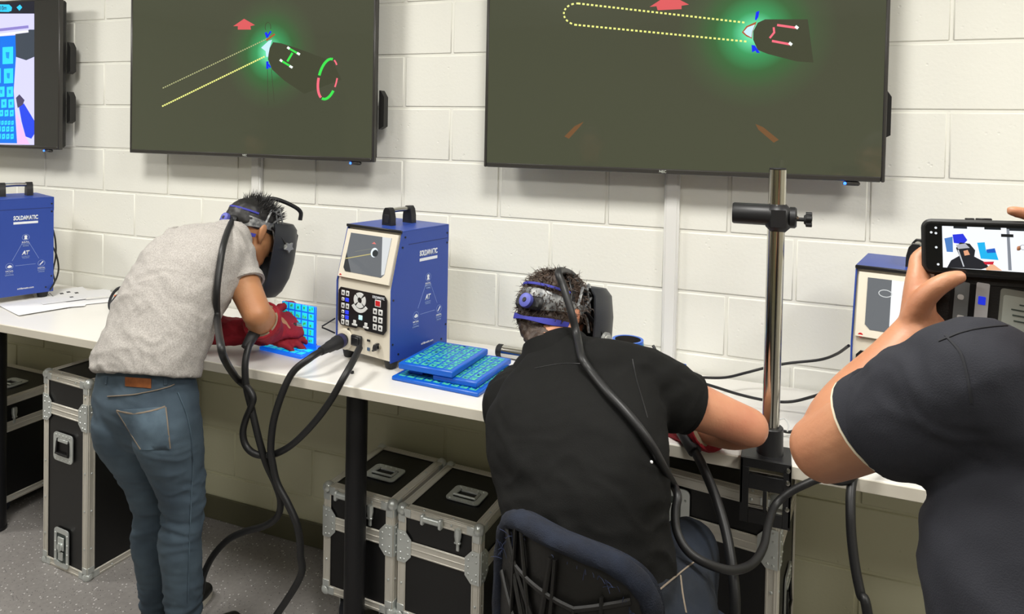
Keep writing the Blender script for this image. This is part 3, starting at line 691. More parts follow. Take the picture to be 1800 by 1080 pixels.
obj('barrel', G().cyl((-.06, 0, 0), (.05, 0, 0), .0045, n=10), mat('pen_white', '#dddcd8', .35), pn); obj('clip', G().cyl((.05, 0, 0), (.075, 0, 0), .0052, n=10, bev=.001), mat('pen_orange', '#d9713a', .4), pn)
hp = thing('strap_bundle', 'small black strap bundle on the bench beside the grey shirt', 'strap', oz(205, 547, TZ))
pts = [(.0+.035*math.cos(a), .02*math.sin(a)+.0, .052+.042*math.sin(a)) for a in [i*2*PI/14 for i in range(15)]]
obj('loop', G().tube(pts, .009, 8, 3, flat=.5), m_rub, hp)
obj('pad', G().limb([((-.006, -.004, .014), .016, .013), ((-.004, -.004, .035), .02, .014), ((.018, -.0, .068), .013, .01)], (1, 0, 0), 12), m_rub, hp)
o = obj('cable_grommet', G().cyl((0, 0, 0), (0, 0, .008), .006, n=14, bev=.001), m_rub); o.location = oz(619, 657, TZ); prop(o, 'tiny black plastic cap on the bench before the middle console', 'cap')
# ============================================================ flight cases
m_case = mat('case_laminate', '#161617', .38, bump=(700, .12)); m_alu = mat('case_aluminium', '#e6e2d8', .38, .35, bump=(30, .15, (1, 1, 40))); m_zinc = mat('zinc_hardware', '#d9dedc', .3, .5)
m_blackpl = mat('handle_black', '#0f0f10', .5); m_clogo = mat('case_logo', '#3d3e40', .6); m_tyre = mat('castor_tyre', '#20242f', .5)
def flight_case(loc, rz, W, D, H, lid, label, front=(), right=(), top=(), castors=0, logo=None, group=None, left=(), lids=True):
    t = thing('flight_case', label, 'case', loc, rz, group); z0 = castors; z1 = z0+H; E = .030; th = .0022
    obj('shell', G().box((0, D/2, z0+H/2), (W-.006, D-.006, H-.006)), m_case, t)
    def prof(a, b, n1, n2):
        a, b = V(a), V(b); g = G(); n1, n2 = V(n1), V(n2); L = (b-a).length; d = (b-a).normalized()
        for n, q in ((n1, n2), (n2, n1)):   # L section: one flange lies on each face
            c = (a+b)/2 - q*(E/2) + n*(-th/2+.0005)
            sz = [abs(d[i])*(L-.012)+abs(n[i])*th+abs(q[i])*E for i in range(3)]; g.box(c, sz, .0006)
        # raised bead near each flange's free edge
        for n, q in ((n1, n2), (n2, n1)):
            for off in (E*.86, E*.25):
                c = (a+b)/2 - q*off + n*.0012
                g.box(c, [abs(d[i])*(L-.014)+abs(n[i])*.0018+abs(q[i])*.004 for i in range(3)], .0006)
        obj('edge_profile', g, m_alu, t)
    x0, x1 = -W/2, W/2
    for z, nz in ((z0, -1), (z1, 1)):
        prof((x0, 0, z), (x1, 0, z), (0, -1, 0), (0, 0, nz)); prof((x0, D, z), (x1, D, z), (0, 1, 0), (0, 0, nz))
        prof((x0, 0, z), (x0, D, z), (-1, 0, 0), (0, 0, nz)); prof((x1, 0, z), (x1, D, z), (1, 0, 0), (0, 0, nz))
    for x, nx in ((x0, -1), (x1, 1)):
        for y, ny in ((0, -1), (D, 1)): prof((x, y, z0), (x, y, z1), (nx, 0, 0), (0, ny, 0))
    if lid:
        zl = z1-lid
        for (c, s) in (((0, -.0004, zl), (W-.01, .003, .046)), ((0, D+.0004, zl), (W-.01, .003, .046)), ((x0-.0004, D/2, zl), (.003, D-.01, .046)), ((x1+.0004, D/2, zl), (.003, D-.01, .046))):
            g = G().box(c, s, .001); n = 1 if s[1] < s[0] else 0
            for dz in (-.019, 0, .019): 
                s2 = list(s); s2[2] = .004; s2[n] = .006; g.box((c[0], c[1], c[2]+dz), s2, .001)
            obj('lid_band', g, m_alu, t)
        for sx in (-1, 1):
            for face in ('f', 'r'):
                if face == 'r': M_ = basis((sx*(W/2+.0024), 0, zl), (0, 1, 0), (0, 0, 1))
                else: M_ = basis((sx*W/2, -.0024, zl), (-sx, 0, 0), (0, 0, 1))
                P = [(.0, -.052), (.030, -.052), (.052, -.028), (.052, .028), (.030, .052), (0, .052)]
                if face == 'f' and sx > 0: P = P; 
                g = G().prism(P, .0022 if (M_.to_3x3() @ V((0, 0, 1))).dot(V((sx, 0, 0)) if face == 'r' else V((0, -1, 0))) > 0 else -.0022, M_)
                br = obj('corner_brace', g, m_zinc, t); rg = G(); nn = V((sx, 0, 0)) if face == 'r' else V((0, -1, 0))
                for (u, v) in ((.012, -.042), (.026, -.04), (.012, -.02), (.04, -.022), (.04, 0), (.012, .02), (.04, .022), (.012, .042), (.026, .04)):
                    p = M_ @ V((u, v, 0)); rg.lathe(p+nn*.002, nn, [(0, .0001), (0, .0042), (.002, .003), (.003, .0001)], 8)
                q = obj('rivets', rg, m_zinc, br); q['kind'] = 'stuff'
    for x in (x0, x1):
        for y in (0, D):
            for z in (z0, z1):
                sx = -1 if x < 0 else 1; sy = -1 if y == 0 else 1; sz = -1 if z == z0 else 1
                g = G().ball((x-sx*.010, y-sy*.010, z-sz*.010), .0195, n=14, m=8)
                g.box((x-sx*.030, y+sy*.0016, z-sz*.014), (.036, .003, .026), .001).box((x-sx*.014, y+sy*.0016, z-sz*.030), (.026, .003, .036), .001)
                g.box((x+sx*.0016, y-sy*.030, z-sz*.014), (.003, .036, .026), .001).box((x+sx*.0016, y-sy*.014, z-sz*.030), (.003, .026, .036), .001)
                obj('ball_corner', g, m_zinc, t)
    rg = G(); k = 0
    for z in np.arange(z0+.12, z1-.06, .145):
        if lid and abs(z-(z1-lid)) < .07: continue
        for x in (x0, x1):
            sx = -1 if x < 0 else 1
            rg.lathe((x-sx*.015, -.0015, z), (0, -1, 0), [(0, .0001), (0, .0045), (.002, .003), (.003, .0001)], 8); rg.lathe((x+sx*.0015, .015, z), (sx, 0, 0), [(0, .0001), (0, .0045), (.002, .003), (.003, .0001)], 8)
    for x in np.arange(x0+.09, x1-.05, .11): rg.lathe((x, -.0015, z1-.014), (0, -1, 0), [(0, .0001), (0, .0045), (.002, .003), (.003, .0001)], 8); rg.lathe((x, .015, z1+.001), (0, 0, 1), [(0, .0001), (0, .0045), (.002, .003), (.003, .0001)], 8)
    for y in np.arange(.1, D-.05, .13): rg.lathe((x1+.0015, y, z0+.014), (1, 0, 0), [(0, .0001), (0, .0045), (.002, .003), (.003, .0001)], 8); rg.lathe((x1-.014, y, z1+.001), (0, 0, 1), [(0, .0001), (0, .0045), (.002, .003), (.003, .0001)], 8)
    q = obj('rivets', rg, m_zinc, t); q['kind'] = 'stuff'
    # hardware on faces: frames with local x right, y up, z outward
    def fm(face, u, v):
        if face == 'f': return basis((u, -.003, v), (1, 0, 0), (0, 0, 1))
        if face == 'r': return basis((W/2+.0, u, v), (0, 1, 0), (0, 0, 1))
        if face == 'l': return basis((-W/2-.0, u, v), (0, -1, 0), (0, 0, 1))
        return basis((u, v, z1-.0), (1, 0, 0), (0, 1, 0))
    def rr(w_, h_, r, n=4):
        P = []
        for cx, cyy, a0 in ((w_/2-r, h_/2-r, 0), (-w_/2+r, h_/2-r, 90), (-w_/2+r, -h_/2+r, 180), (w_/2-r, -h_/2+r, 270)):
            for k in range(n+1): a = R_(a0+90*k/n); P.append((cx+r*math.cos(a), cyy+r*math.sin(a)))
        return P
    def ringp(M_, w_, h_, iw, ih, r, z):
        A, B = rr(w_, h_, r), rr(iw, ih, r*.6); n = len(A); g = G()
        vs = [M_ @ V((x, y, q)) for q in (0, z) for P in (A, B) for x, y in P]
        fs = []
        for i in range(n):
            j = (i+1) % n; fs += [(2*n+i, 2*n+j, 3*n+j, 3*n+i), (i, j, 2*n+j, 2*n+i), (n+i, n+j, 3*n+j, 3*n+i), (i, n+i, n+j, j)]
        return g.add(vs, fs)
    def handle(face, u, v, w_=.115, h_=.10, name='spring_handle'):
        M_ = fm(face, u, v); o = obj(name, ringp(M_, w_, h_, w_*.70, h_*.62, .016, .004), m_zinc, t)
        obj('recess', G().prism(rr(w_*.72, h_*.64, .01), .0012, M_), m_blackpl, o)
        obj('grip', G().tube([M_ @ V((-w_*.3, h_*.2, .004)), M_ @ V((-w_*.31, -h_*.18, .007)), M_ @ V((-w_*.28, -h_*.22, .008)), M_ @ V((w_*.28, -h_*.22, .008)), M_ @ V((w_*.31, -h_*.18, .007)), M_ @ V((w_*.3, h_*.2, .004))], .0042, 8, 3), m_blackpl if face != 't' else m_zinc, o)
        g = G()
        for i in range(5): g.lathe(M_ @ V((-w_*.36+w_*.18*i, h_*.41, .004)), M_.to_3x3() @ V((0, 0, 1)), [(0, .0001), (0, .0045), (.002, .003), (.003, .0001)], 8); g.lathe(M_ @ V((-w_*.36+w_*.18*i, -h_*.42, .004)), M_.to_3x3() @ V((0, 0, 1)), [(0, .0001), (0, .0045), (.002, .003), (.003, .0001)], 8)
        q = obj('rivets', g, m_zinc, o); q['kind'] = 'stuff'
        obj('hinge', G().box(M_ @ V((0, h_*.24, .003)), [abs(c) for c in (M_.to_3x3() @ V((w_*.5, .012, .006)))], .001), m_zinc, o)
    def dish(face, u, v, w_=.085, h_=.13):
        M_ = fm(face, u, v); o = obj('butterfly_latch', ringp(M_, w_, h_, w_*.68, h_*.76, .014, .004), m_zinc, t); m3 = M_.to_3x3()
        obj('recess', G().prism(rr(w_*.7, h_*.78, .008), .0012, M_), mat('recess_zinc', '#5d6664', .4, .8), o)
        g = G().box(M_ @ V((0, h_*.12, .005)), [abs(c) for c in (m3 @ V((w_*.42, h_*.34, .006)))], .002).cyl(M_ @ V((0, h_*.05, .005)), M_ @ V((0, h_*.05, .012)), w_*.17, n=16).box(M_ @ V((0, -h_*.2, .005)), [abs(c) for c in (m3 @ V((w_*.3, h_*.22, .007)))], .002)
        obj('latch_body', g, m_zinc, o)
        obj('turn_wing', G().box(M_ @ V((0, h_*.05, .013)), [abs(c) for c in (m3 @ V((.006, h_*.26, .006)))], .002), m_zinc, o)
        g = G()
        for sx in (-1, 1):
            for k in range(4): g.lathe(M_ @ V((sx*w_*.42, -h_*.36+h_*.24*k, .004)), m3 @ V((0, 0, 1)), [(0, .0001), (0, .004), (.002, .003), (.003, .0001)], 8)
        q = obj('rivets', g, m_zinc, o); q['kind'] = 'stuff'
    def catch(face, u, v):
        M_ = fm(face, u, v)
        g = G().loft([(M_ @ V((0, y, .004)), M_.to_3x3() @ V((r, 0, 0)), M_.to_3x3() @ V((0, 0, .008))) for y, r in ((.034, .008), (.03, .012), (.012, .013), (-.006, .009), (-.010, .006))], 12)
        o = obj('drop_latch', g, m_zinc, t); obj('hook', G().box(M_ @ V((0, -.024, .003)), [abs(c) for c in (M_.to_3x3() @ V((.011, .026, .006)))], .002).box(M_ @ V((0, -.009, .006)), [abs(c) for c in (M_.to_3x3() @ V((.022, .006, .01)))], .002), m_zinc, o)
    def barrel(face, u, v):
        M_ = fm(face, u, v)
        g = G().cyl(M_ @ V((-.030, 0, .008)), M_ @ V((.030, 0, .008)), .010, n=14, bev=.001)
        o = obj('hinge_barrel', g, m_zinc, t)
        for sx in (-1, 1): obj('hinge_end', G().box(M_ @ V((sx*.033, -.002, .008)), [abs(c) for c in (M_.to_3x3() @ V((.014, .034, .018)))], .004), m_zinc, o)
    fn = dict(h=handle, d=dish, c=catch, b=barrel)
    for face, lst in (('f', front), ('r', right), ('t', top), ('l', left)):
        for it in lst: fn[it[0]](face, *it[1:])
    if logo:
        face, u, v, sc = logo
        M_ = fm(face, u, v)
        text('Ss', 'case_lettering', .12*sc, m_clogo, t, M_ @ Matrix.Translation((0, 0, .0002)), .0, .0006, .11*sc)
        text('RELEASE', 'case_lettering', .125*sc, m_clogo, t, M_ @ Matrix.Translation((0, -.085*sc, .0002)), .0, .0006, .018*sc)
    if castors:
        for x in (-W/2+.06, W/2-.06):
            for y in (.06, D-.06):
                c = obj('castor', G().box((x, y, z0-.004), (.085, .085, .008), .002).box((x-.021, y+.01, z0-.045), (.004, .05, .075), .001).box((x+.021, y+.01, z0-.045), (.004, .05, .075), .001).cyl((x-.024, y+.015, .048), (x+.024, y+.015, .048), .008, n=10), m_zinc, t)
                obj('castor_wheel', G().cyl((x-.017, y+.015, .048), (x+.017, y+.015, .048), .048, n=24, bev=.008), m_tyre, c)
    return t
flight_case((-.567, -.515, 0), R_(-4.5), .274, .46, .762, .138, 'tall narrow black flight case standing left of the jeans legs', front=(('h', -.005, .485, .118, .11), ('d', -.012, .09, .088, .15)), top=(('h', 0, .25),), logo=('r', .235, .365, 1.15))
flight_case((-1.42, -.43, 0), R_(-1), .56, .37, .46, .125, 'dark flight case far left under the bench behind the round leg', right=(('c', .10, .45),), castors=.07, top=(('h', .1, .2),))
gcase = 'pair of flight cases under the bench'
flight_case((.677, -.385, 0), R_(-3), .286, .345, .378, .125, 'left one of the two short castored flight cases, behind the black bench leg', front=(('b', -.05, .485), ('c', .055, .447)), top=(('h', -.0, .16, .125, .095),), castors=.125)
flight_case((.984, -.388, 0), R_(-3), .304, .345, .372, .128, 'right one of the two short castored flight cases, beside the blue chair back', front=(('b', -.02, .480), ('c', .075, .442)), right=(('h', .2, .3),), top=(('h', .02, .16, .125, .095),), castors=.12)
flight_case((1.705, -.42, 0), R_(-8), .60, .35, .80, .13, 'large black flight case under the bench behind the seated man', front=(('d', -.005, .66, .15, .21),), right=(('h', .2, .44, .11, .15),), logo=('f', .20, .28, 1.0))
# ============================================================ pole stand and cables
m_anod = mat('black_anodised', '#222224', .42, .2); m_cab = mat('cable_rubber', '#1d1d1e', .45, spec=.45)
PX, PY = 1.975, -.545
ps = thing('pole_stand', 'bright steel pole stand clamped to the bench edge, with black side holder', 'stand', (PX, PY, TZ))
m_pole = mat('polished_pole', '#c2bfb6', .16, 1)
obj('pole', G().cyl((0, 0, .01), (0, 0, .712), .0205, n=32), m_pole, ps)
obj('pole_cap', G().cyl((0, 0, .712), (0, 0, .716), .0205, n=32, bev=.002), m_rub, ps)
obj('socket', G().lathe((0, 0, .006), (0, 0, 1), [(0, .0001), (0, .033), (.004, .031), (.066, .030), (.068, .028), (.068, .0001)], 32), m_anod, ps)
cl = obj('clamp_plate', G().box((-.008, -.0, .0045), (.115, .096, .007), .001), m_anod, ps)
g = G(); fy = -.051; zt, zb = .008, -.150
# slotted front plate: frame strips round three openings
for x0_, x1_, z0_, z1_ in ((-.066, .05, -.014, .008), (-.066, -.046, -.150, -.014), (.032, .05, -.150, -.014), (-.046, .032, -.066, -.030), (-.046, .032, -.150, -.118), (-.012, -.004, -.118, -.066)):
    g.box(((x0_+x1_)/2, fy, (z0_+z1_)/2), (x1_-x0_, .006, z1_-z0_), .0006)
obj('front_plate', g, m_anod, ps)
obj('side_rib', G().box((.047, -.046, -.07), (.006, .016, .15), .001).box((-.063, -.046, -.05), (.006, .016, .11), .001), m_anod, ps)
obj('lower_jaw', G().box((-.008, -.012, -.060), (.10, .074, .006), .001), m_anod, ps)
obj('clamp_screw', G().cyl((-.008, -.012, -.13), (-.008, -.012, -.036), .006, n=12).cyl((-.008, -.012, -.039), (-.008, -.012, -.034), .016, n=16).cyl((-.05, -.012, -.128), (.034, -.012, -.128), .0045, n=10), m_steel, ps)
for z in (-.006, -.036, -.1): obj('bolt', G().lathe((.042, fy-.003, z), (0, -1, 0), [(0, .0001), (0, .006), (.004, .005), (.006, .0001)], 10), m_steel, ps)
hz = .597
hd = obj('cross_holder', G().box((.004, -.004, hz-.003), (.058, .06, .066), .012), m_anod, ps)
obj('holder_barrel', G().lathe((-.103, -.008, hz+.003), (1, 0, 0), [(0, .0001), (0, .024), (.004, .0265), (.092, .0265), (.093, .0001)], 28), m_anod, hd)
obj('holder_boss', G().lathe((.03, -.006, hz-.001), (1, 0, 0), [(0, .0001), (0, .026), (.012, .026), (.016, .022), (.016, .0001)], 28), m_anod, hd)
kn = obj('clamp_knob', G().cyl((.044, -.008, hz-.004), (.066, -.008, hz-.004), .005, n=12).lathe((.062, -.008, hz-.004), (1, 0, 0), [(0, .0001), (0, .010), (.006, .014), (.016, .013), (.018, .009), (.018, .0001)], 16), m_rub, hd)
g = G()
for k in range(5): a = 2*PI*k/5+.3; g.cyl((.066, -.008+.013*math.cos(a), hz-.004+.013*math.sin(a)), (.080, -.008+.013*math.cos(a), hz-.004+.013*math.sin(a)), .0062, n=10, bev=.001)
q = obj('knob_lobes', g, m_rub, kn); q['kind'] = 'stuff'
obj('set_screw', G().cyl((.046, -.012, hz+.002), (.0475, -.036, hz+.002), .003, n=8), m_steel, hd)
def cable(label, pts, r, name='cable', n=10, res=7, m=None, group=None):
    pts = [V(p) for p in pts]; o0 = pts[0]
    o = obj(name, G().tube(pts, r, n, res), m or m_cab, origin=o0, ang=80); return prop(o, label, 'cable', group)
Y = -.625
# cables of the standing man's console
sk = M2L + Matrix.Rotation(M2R, 3, 'Z') @ V((-.082, -.012, .072)); pg0 = oy(556, 622, -.54)
tq = (pg0-sk).normalized()
tcab = thing('torch_cable', 'thick black torch cable looping from the middle console plug to the floor', 'cable', sk)
def loc_(p): return p - sk
obj('plug', G().lathe((0, 0, 0), tq, [(0, .0001), (0, .0215), (.004, .0235), (.045, .0235), (.05, .021), (.085, .019), (.088, .0165), (.13, .014), (.135, .0001)], 20), m_rub, tcab)
obj('plug_ring', G().lathe(tq*.012, tq, [(0, .0001), (0, .0242), (.018, .0242), (.018, .0001)], 20), mat('plug_blue', '#2c2b55', .45), tcab)
P = [sk+tq*.12, oy(545, 630, -.56), oy(511, 660, -.60), oy(484, 728, Y-.01), oy(476, 785, Y-.01), oy(480, 820, Y-.01), oy(488, 852, Y-.01), oy(507, 888, Y-.01), oy(523, 927, Y-.01), oy(528, 975, Y-.01), oy(520, 1030, Y-.02), V((.44, -.70, .05)), V((.36, -.80, .014)), V((.1, -.95, .012))]
obj('sheath', G().tube([loc_(p) for p in P], .0112, 12, 8), m_cab, tcab)
hcab = [oy(632, 612, -.47), oy(618, 640, -.56), oy(602, 668, -.61), oy(580, 706, Y), oy(550, 746, Y), oy(512, 783, Y), oy(478, 800, Y+.012), oy(450, 799, Y), oy(433, 785, Y), oy(427, 762, Y), oy(432, 738, Y), oy(441, 716, Y-.012), oy(445, 700, Y-.012), oy(436, 683, Y-.01), oy(415, 664, Y-.01), oy(395, 635, -.63), oy(383, 600, -.63), oy(380, 560, -.60), oy(379, 520, -.56), oy(384, 470, -.52), oy(392, 425, -.50), oy(400, 402, -.48)]
tor = [oy(447, 588, -.56), oy(437, 610, -.60), oy(431, 640, -.625), oy(433, 680, Y-.005), oy(443, 722, Y), oy(455, 772, Y), oy(468, 815, Y+.005), oy(484, 850, Y+.012), oy(493, 880, Y+.015), oy(488, 908, Y+.02), oy(465, 925, Y+.02), oy(430, 935, Y+.02), oy(400, 950, Y+.02), oy(373, 980, Y+.02), oy(357, 1015, Y+.01), oy(351, 1050, Y), V((.19, -.70, .03)), V((.1, -.80, .0125)), V((-.2, -.9, .012))]
cable('black torch cable hanging from the red glove and curving down to the shoe', tor, .0108, 'torch_cable', 12, 8)
# ============================================================ people
def skinmat(name, c1, c2):
    m = mat(name, c1, .5, bump=(160, .12), var=(9, c2, .7)); b = m.node_tree.nodes['Principled BSDF']
    b.inputs['Subsurface Weight'].default_value = .12; b.inputs['Subsurface Radius'].default_value = (.012, .005, .003); b.inputs['Subsurface Scale'].default_value = .6
    return m
sk1 = skinmat('skin_tan', '#c08b62', '#b27a54'); sk2 = skinmat('skin_ruddy', '#cd9270', '#bf7d60'); sk3 = skinmat('skin_warm', '#c48d6a', '#b67b5b')
m_eye = mat('eye_white', '#e8e6e2', .2); m_iris = mat('iris_brown', '#3b2a1d', .2); m_lip = mat('lip', '#a8655a', .5)
m_jean = mat('denim_washed', '#364452', .85, bump=(900, .35), var=(7, '#566876', .55)); m_jean2 = mat('denim_dark', '#10161f', .85, bump=(900, .25), var=(8, '#1d2736', .6))
m_stitch = mat('stitch', '#86796a', .8); m_tag = mat('leather_tag', '#9a5a2c', .6, var=(60, '#7e4622', .6))
m_gpolo = mat('grey_marl', '#9f9a95', .9, bump=(700, .3), var=(260, '#bab5b0', .9)); m_bpolo = mat('black_polo', '#0e0e0d', .85, bump=(600, .2), spec=.25); m_npolo = mat('charcoal_polo', '#2a2b32', .8, bump=(600, .2), spec=.3)
m_glove = mat('red_suede', '#a3182a', .8, bump=(180, .4), var=(30, '#8a1020', .6)); m_lining = mat('glove_lining', '#9a8b74', .9)
m_hair = mat('hair_black', '#171515', .5); m_hairb = mat('hair_brown', '#33261f', .55, bump=(160, .6), var=(50, '#4a3a2f', .7)); m_shoe = mat('shoe_black', '#151515', .5); m_sole = mat('shoe_sole', '#d9d4c8', .6)
def HM(c, f, u):
    """head frame: x right, y forward, z up"""
    f = V(f).normalized(); u = V(u); u = (u-f*u.dot(f)).normalized(); r = f.cross(u)
    return Matrix.Translation(V(c)) @ Matrix((r, f, u)).transposed().to_4x4()
def head(g, M, neck, rn=.056):
    p = lambda x, y, z: M @ V((x, y, z)); d = lambda x, y, z: M.to_3x3() @ V((x, y, z))
    X, Y_, Z = d(1, 0, 0), d(0, 1, 0), d(0, 0, 1)
    g.ball(p(0, -.012, .032), (.0755, .097, .086), X, Z, 22, 14)
    g.limb([(p(0, .02, .03), .066, .07), (p(0, .035, -.03), .060, .060), (p(0, .045, -.075), .046, .046), (p(0, .058, -.100), .028, .028)], X, 18)
    g.limb([(p(-.052, -.0, -.045), .018, .03), (p(-.03, .05, -.088), .02, .02)], X, 10).limb([(p(.052, -.0, -.045), .018, .03), (p(.03, .05, -.088), .02, .02)], X, 10)
    g.limb([(p(0, .088, .018), .011, .010), (p(0, .104, -.012), .013, .013), (p(0, .108, -.030), .017, .012)], X, 12)       # nose
    g.limb([(p(-.045, .078, .030), .012, .009), (p(0, .090, .033), .014, .010), (p(.045, .078, .030), .012, .009)], Z, 10)   # brow
    g.limb([(p(-.022, .084, -.058), .006, .006), (p(0, .092, -.057), .008, .008), (p(.022, .084, -.058), .006, .006)], Z, 8)  # lips
    for s in (-1, 1):   # ears: rim and lobe
        g.limb([(p(s*.072, -.012, -.030), .006, .009), (p(s*.082, -.024, -.005), .007, .016), (p(s*.084, -.028, .020), .007, .018), (p(s*.078, -.018, .036), .006, .010)], X, 10)
    g.limb([(p(0, -.03, -.02), rn, rn), (V(p(0, -.03, -.02))*.45+V(neck)*.55, rn*.98, rn*.98), (neck, rn*1.12, rn*1.05)], X, 18)
def eyes(M, parent, tr):
    for s in (-1, 1):
        e = obj('eye', G().ball(M @ V((s*.031, .078, .010)), .0125, n=14, m=8), m_eye, parent); e.data.transform(Matrix.Translation(-tr))
        i = obj('iris', G().ball(M @ V((s*.031, .0865, .010)), .006, n=12, m=6), m_iris, e); i.data.transform(Matrix.Translation(-tr))
    l = obj('mouth', G().limb([(M @ V((-.02, .089, -.058)), .003, .004), (M @ V((0, .098, -.057)), .004, .006), (M @ V((.02, .089, -.058)), .003, .004)], M.to_3x3() @ V((0, 0, 1)), 8), m_lip, parent); l.data.transform(Matrix.Translation(-tr))
def arm(g, sh, el, wr, k=1, side=(0, 0, 1), end=.029):
    sh, el, wr = V(sh), V(el), V(wr)
    g.limb([(sh, .052*k, .054*k), (sh.lerp(el, .35), .048*k, .050*k), (sh.lerp(el, .75), .041*k, .043*k), (el, .038*k, .040*k)], side, 18)
    g.limb([(el, .037*k, .038*k), (el.lerp(wr, .25), .044*k, .042*k), (el.lerp(wr, .6), .037*k, .036*k), (wr, end*1.15, end)], side, 18)
def hand(g, wr, d, n, th, curl, spread=.0, k=1, thumb=None, flen=(.074, .083, .077, .060), skip=()):
    """wr wrist, d wrist->knuckles, n palm normal, th thumb side; curl: per finger 3 bends (deg) towards the palm"""
    wr, d, n = V(wr), V(d).normalized(), V(n); n = (n-d*n.dot(d)).normalized(); th = V(th); th = (th-d*th.dot(d)-n*th.dot(n)).normalized()
    g.limb([(wr-d*.012*k, .028*k, .021*k), (wr+d*.022*k, .034*k, .020*k), (wr+d*.060*k, .042*k, .0175*k), (wr+d*.090*k, .041*k, .014*k)], th, 18, e=2.4)
    g.limb([(wr+d*.018*k+th*.018*k+n*.006*k, .014*k, .016*k), (wr+d*.05*k+th*.026*k+n*.008*k, .013*k, .014*k)], th, 12)
    for i in range(4):
        if i in skip: continue
        o = (.031, .0105, -.0105, -.030)[i]; base = wr+d*((.094, .098, .094, .084)[i]*k)+th*o*k; dirv = (d+th*spread*(1.5-i)*.35).normalized(); a = 0; pts = [(base-dirv*.022*k-n*.001, .0098*k, .0098*k), (base, .0105*k, .0105*k)]
        p = base; L = flen[i]*k; c = curl[i] if isinstance(curl[0], (tuple, list)) else curl
        for j, f in enumerate((.46, .30, .24)):
            a += R_(c[j]); q = dirv*math.cos(a)+n*math.sin(a); p = p+q*L*f; r = (.0092, .0084, .0068)[j]*k; pts.append((p, r, r))
        g.limb(pts, th, 12, 4)
    if thumb is False: return
    t = thumb or (d*.55+th*.8, d*.9+th*.35, d)
    p = wr+d*.030*k+th*.030*k+n*.006*k; pts = [(p-th*.012*k, .014*k, .014*k)]
    for j, (q, L, r) in enumerate(zip(t, (.036, .032, .026), (.0118, .0105, .0082))): p = p+V(q).normalized()*L*k; pts.append((p, r*k, r*k))
    g.limb(pts, n, 14, 4)
def fold(freq, amp, axis, seed=0, sharp=1.6, along=.25):
    """cloth wrinkles: ridged noise compressed across `axis`"""
    ax = V(axis).normalized()
    def f(c, n):
        a = ax*c.dot(ax); q = (c-a)*freq*along + a*freq + V((seed, seed*1.7, -seed))
        v = noise.noise(q+V((noise.noise(c*9+V((seed, 0, 0))),)*3)*.9); w_ = noise.noise(q*2.1+V((7, 3, seed)))
        return amp*((1-abs(v))**sharp*1.0-.6+.35*w_)
    return f
def addf(*fs): return lambda c, n: sum(f(c, n) for f in fs)
def spot(p, rad, f):
    p = V(p)
    return lambda c, n: f(c, n)*max(0, 1-(c-p).length/rad)
def shoe(M, parent, name='shoe', tr=V((0, 0, 0))):
    p = lambda x, y, z: M @ V((x, y, z)); X = M.to_3x3() @ V((1, 0, 0)); Z = M.to_3x3() @ V((0, 0, 1))
    g = G().limb([(p(0, -.075, .055), .038, .046), (p(0, -.03, .058), .042, .050), (p(0, .05, .044), .045, .036), (p(0, .125, .034), .044, .027), (p(0, .165, .030), .032, .022)], X, 16)
    g.limb([(p(0, -.055, .05), .040, .05), (p(0, -.05, .115), .041, .05)], X, 16)
    o = skin(name, g, m_shoe, parent, .006, 3, origin=None); o.data.transform(Matrix.Translation(-tr))
    g = G(); P = []
    for k in range(20):
        a = 2*PI*k/20; y = .045+.15*math.sin(a); P.append(((.047-.006*abs(math.sin(a)))*math.cos(a)*(1.06 if math.sin(a) > 0 else .88), y))
    s = obj('sole', g.prism(P, .022, M @ Matrix.Translation((0, 0, .0))), m_sole, o); s.data.transform(Matrix.Translation(-tr))
def onbody(o, parent, tr):
    o.data.transform(Matrix.Translation(-tr)); o.parent = parent; return o
def strands(M, n, seed, L, r, lo, spread, curl=0, cen=(0, -.012, .032), rad=(.078, .1, .089)):
    rnd = random.Random(seed); g = G(); X3 = M.to_3x3()
    for i in range(n):
        while True:
            v = V((rnd.gauss(0, 1), rnd.gauss(0, 1), rnd.gauss(0, 1))).normalized()
            if lo(v): break
        p = V((cen[0]+v.x*rad[0], cen[1]+v.y*rad[1], cen[2]+v.z*rad[2])); l = L*rnd.uniform(.6, 1.25)
        d = (v+V(spread(v))+V((rnd.gauss(0, .25), rnd.gauss(0, .25), rnd.gauss(0, .25)))).normalized(); pts = [p-v*.008]
        sd = V((rnd.gauss(0, 1), rnd.gauss(0, 1), rnd.gauss(0, 1))).normalized()
        for k in range(1, 4): pts.append(p+d*l*k/3+sd*curl*l*math.sin(k*1.3))
        P = [M @ q for q in pts]; u, v2 = frame(P[3]-P[0], (0, 0, 1)); secs = [(P[k], u*r*(1, .9, .6, .1)[k], v2*r*(1, .9, .6, .1)[k]) for k in range(4)]
        g.loft(secs, 3, False)
    return g
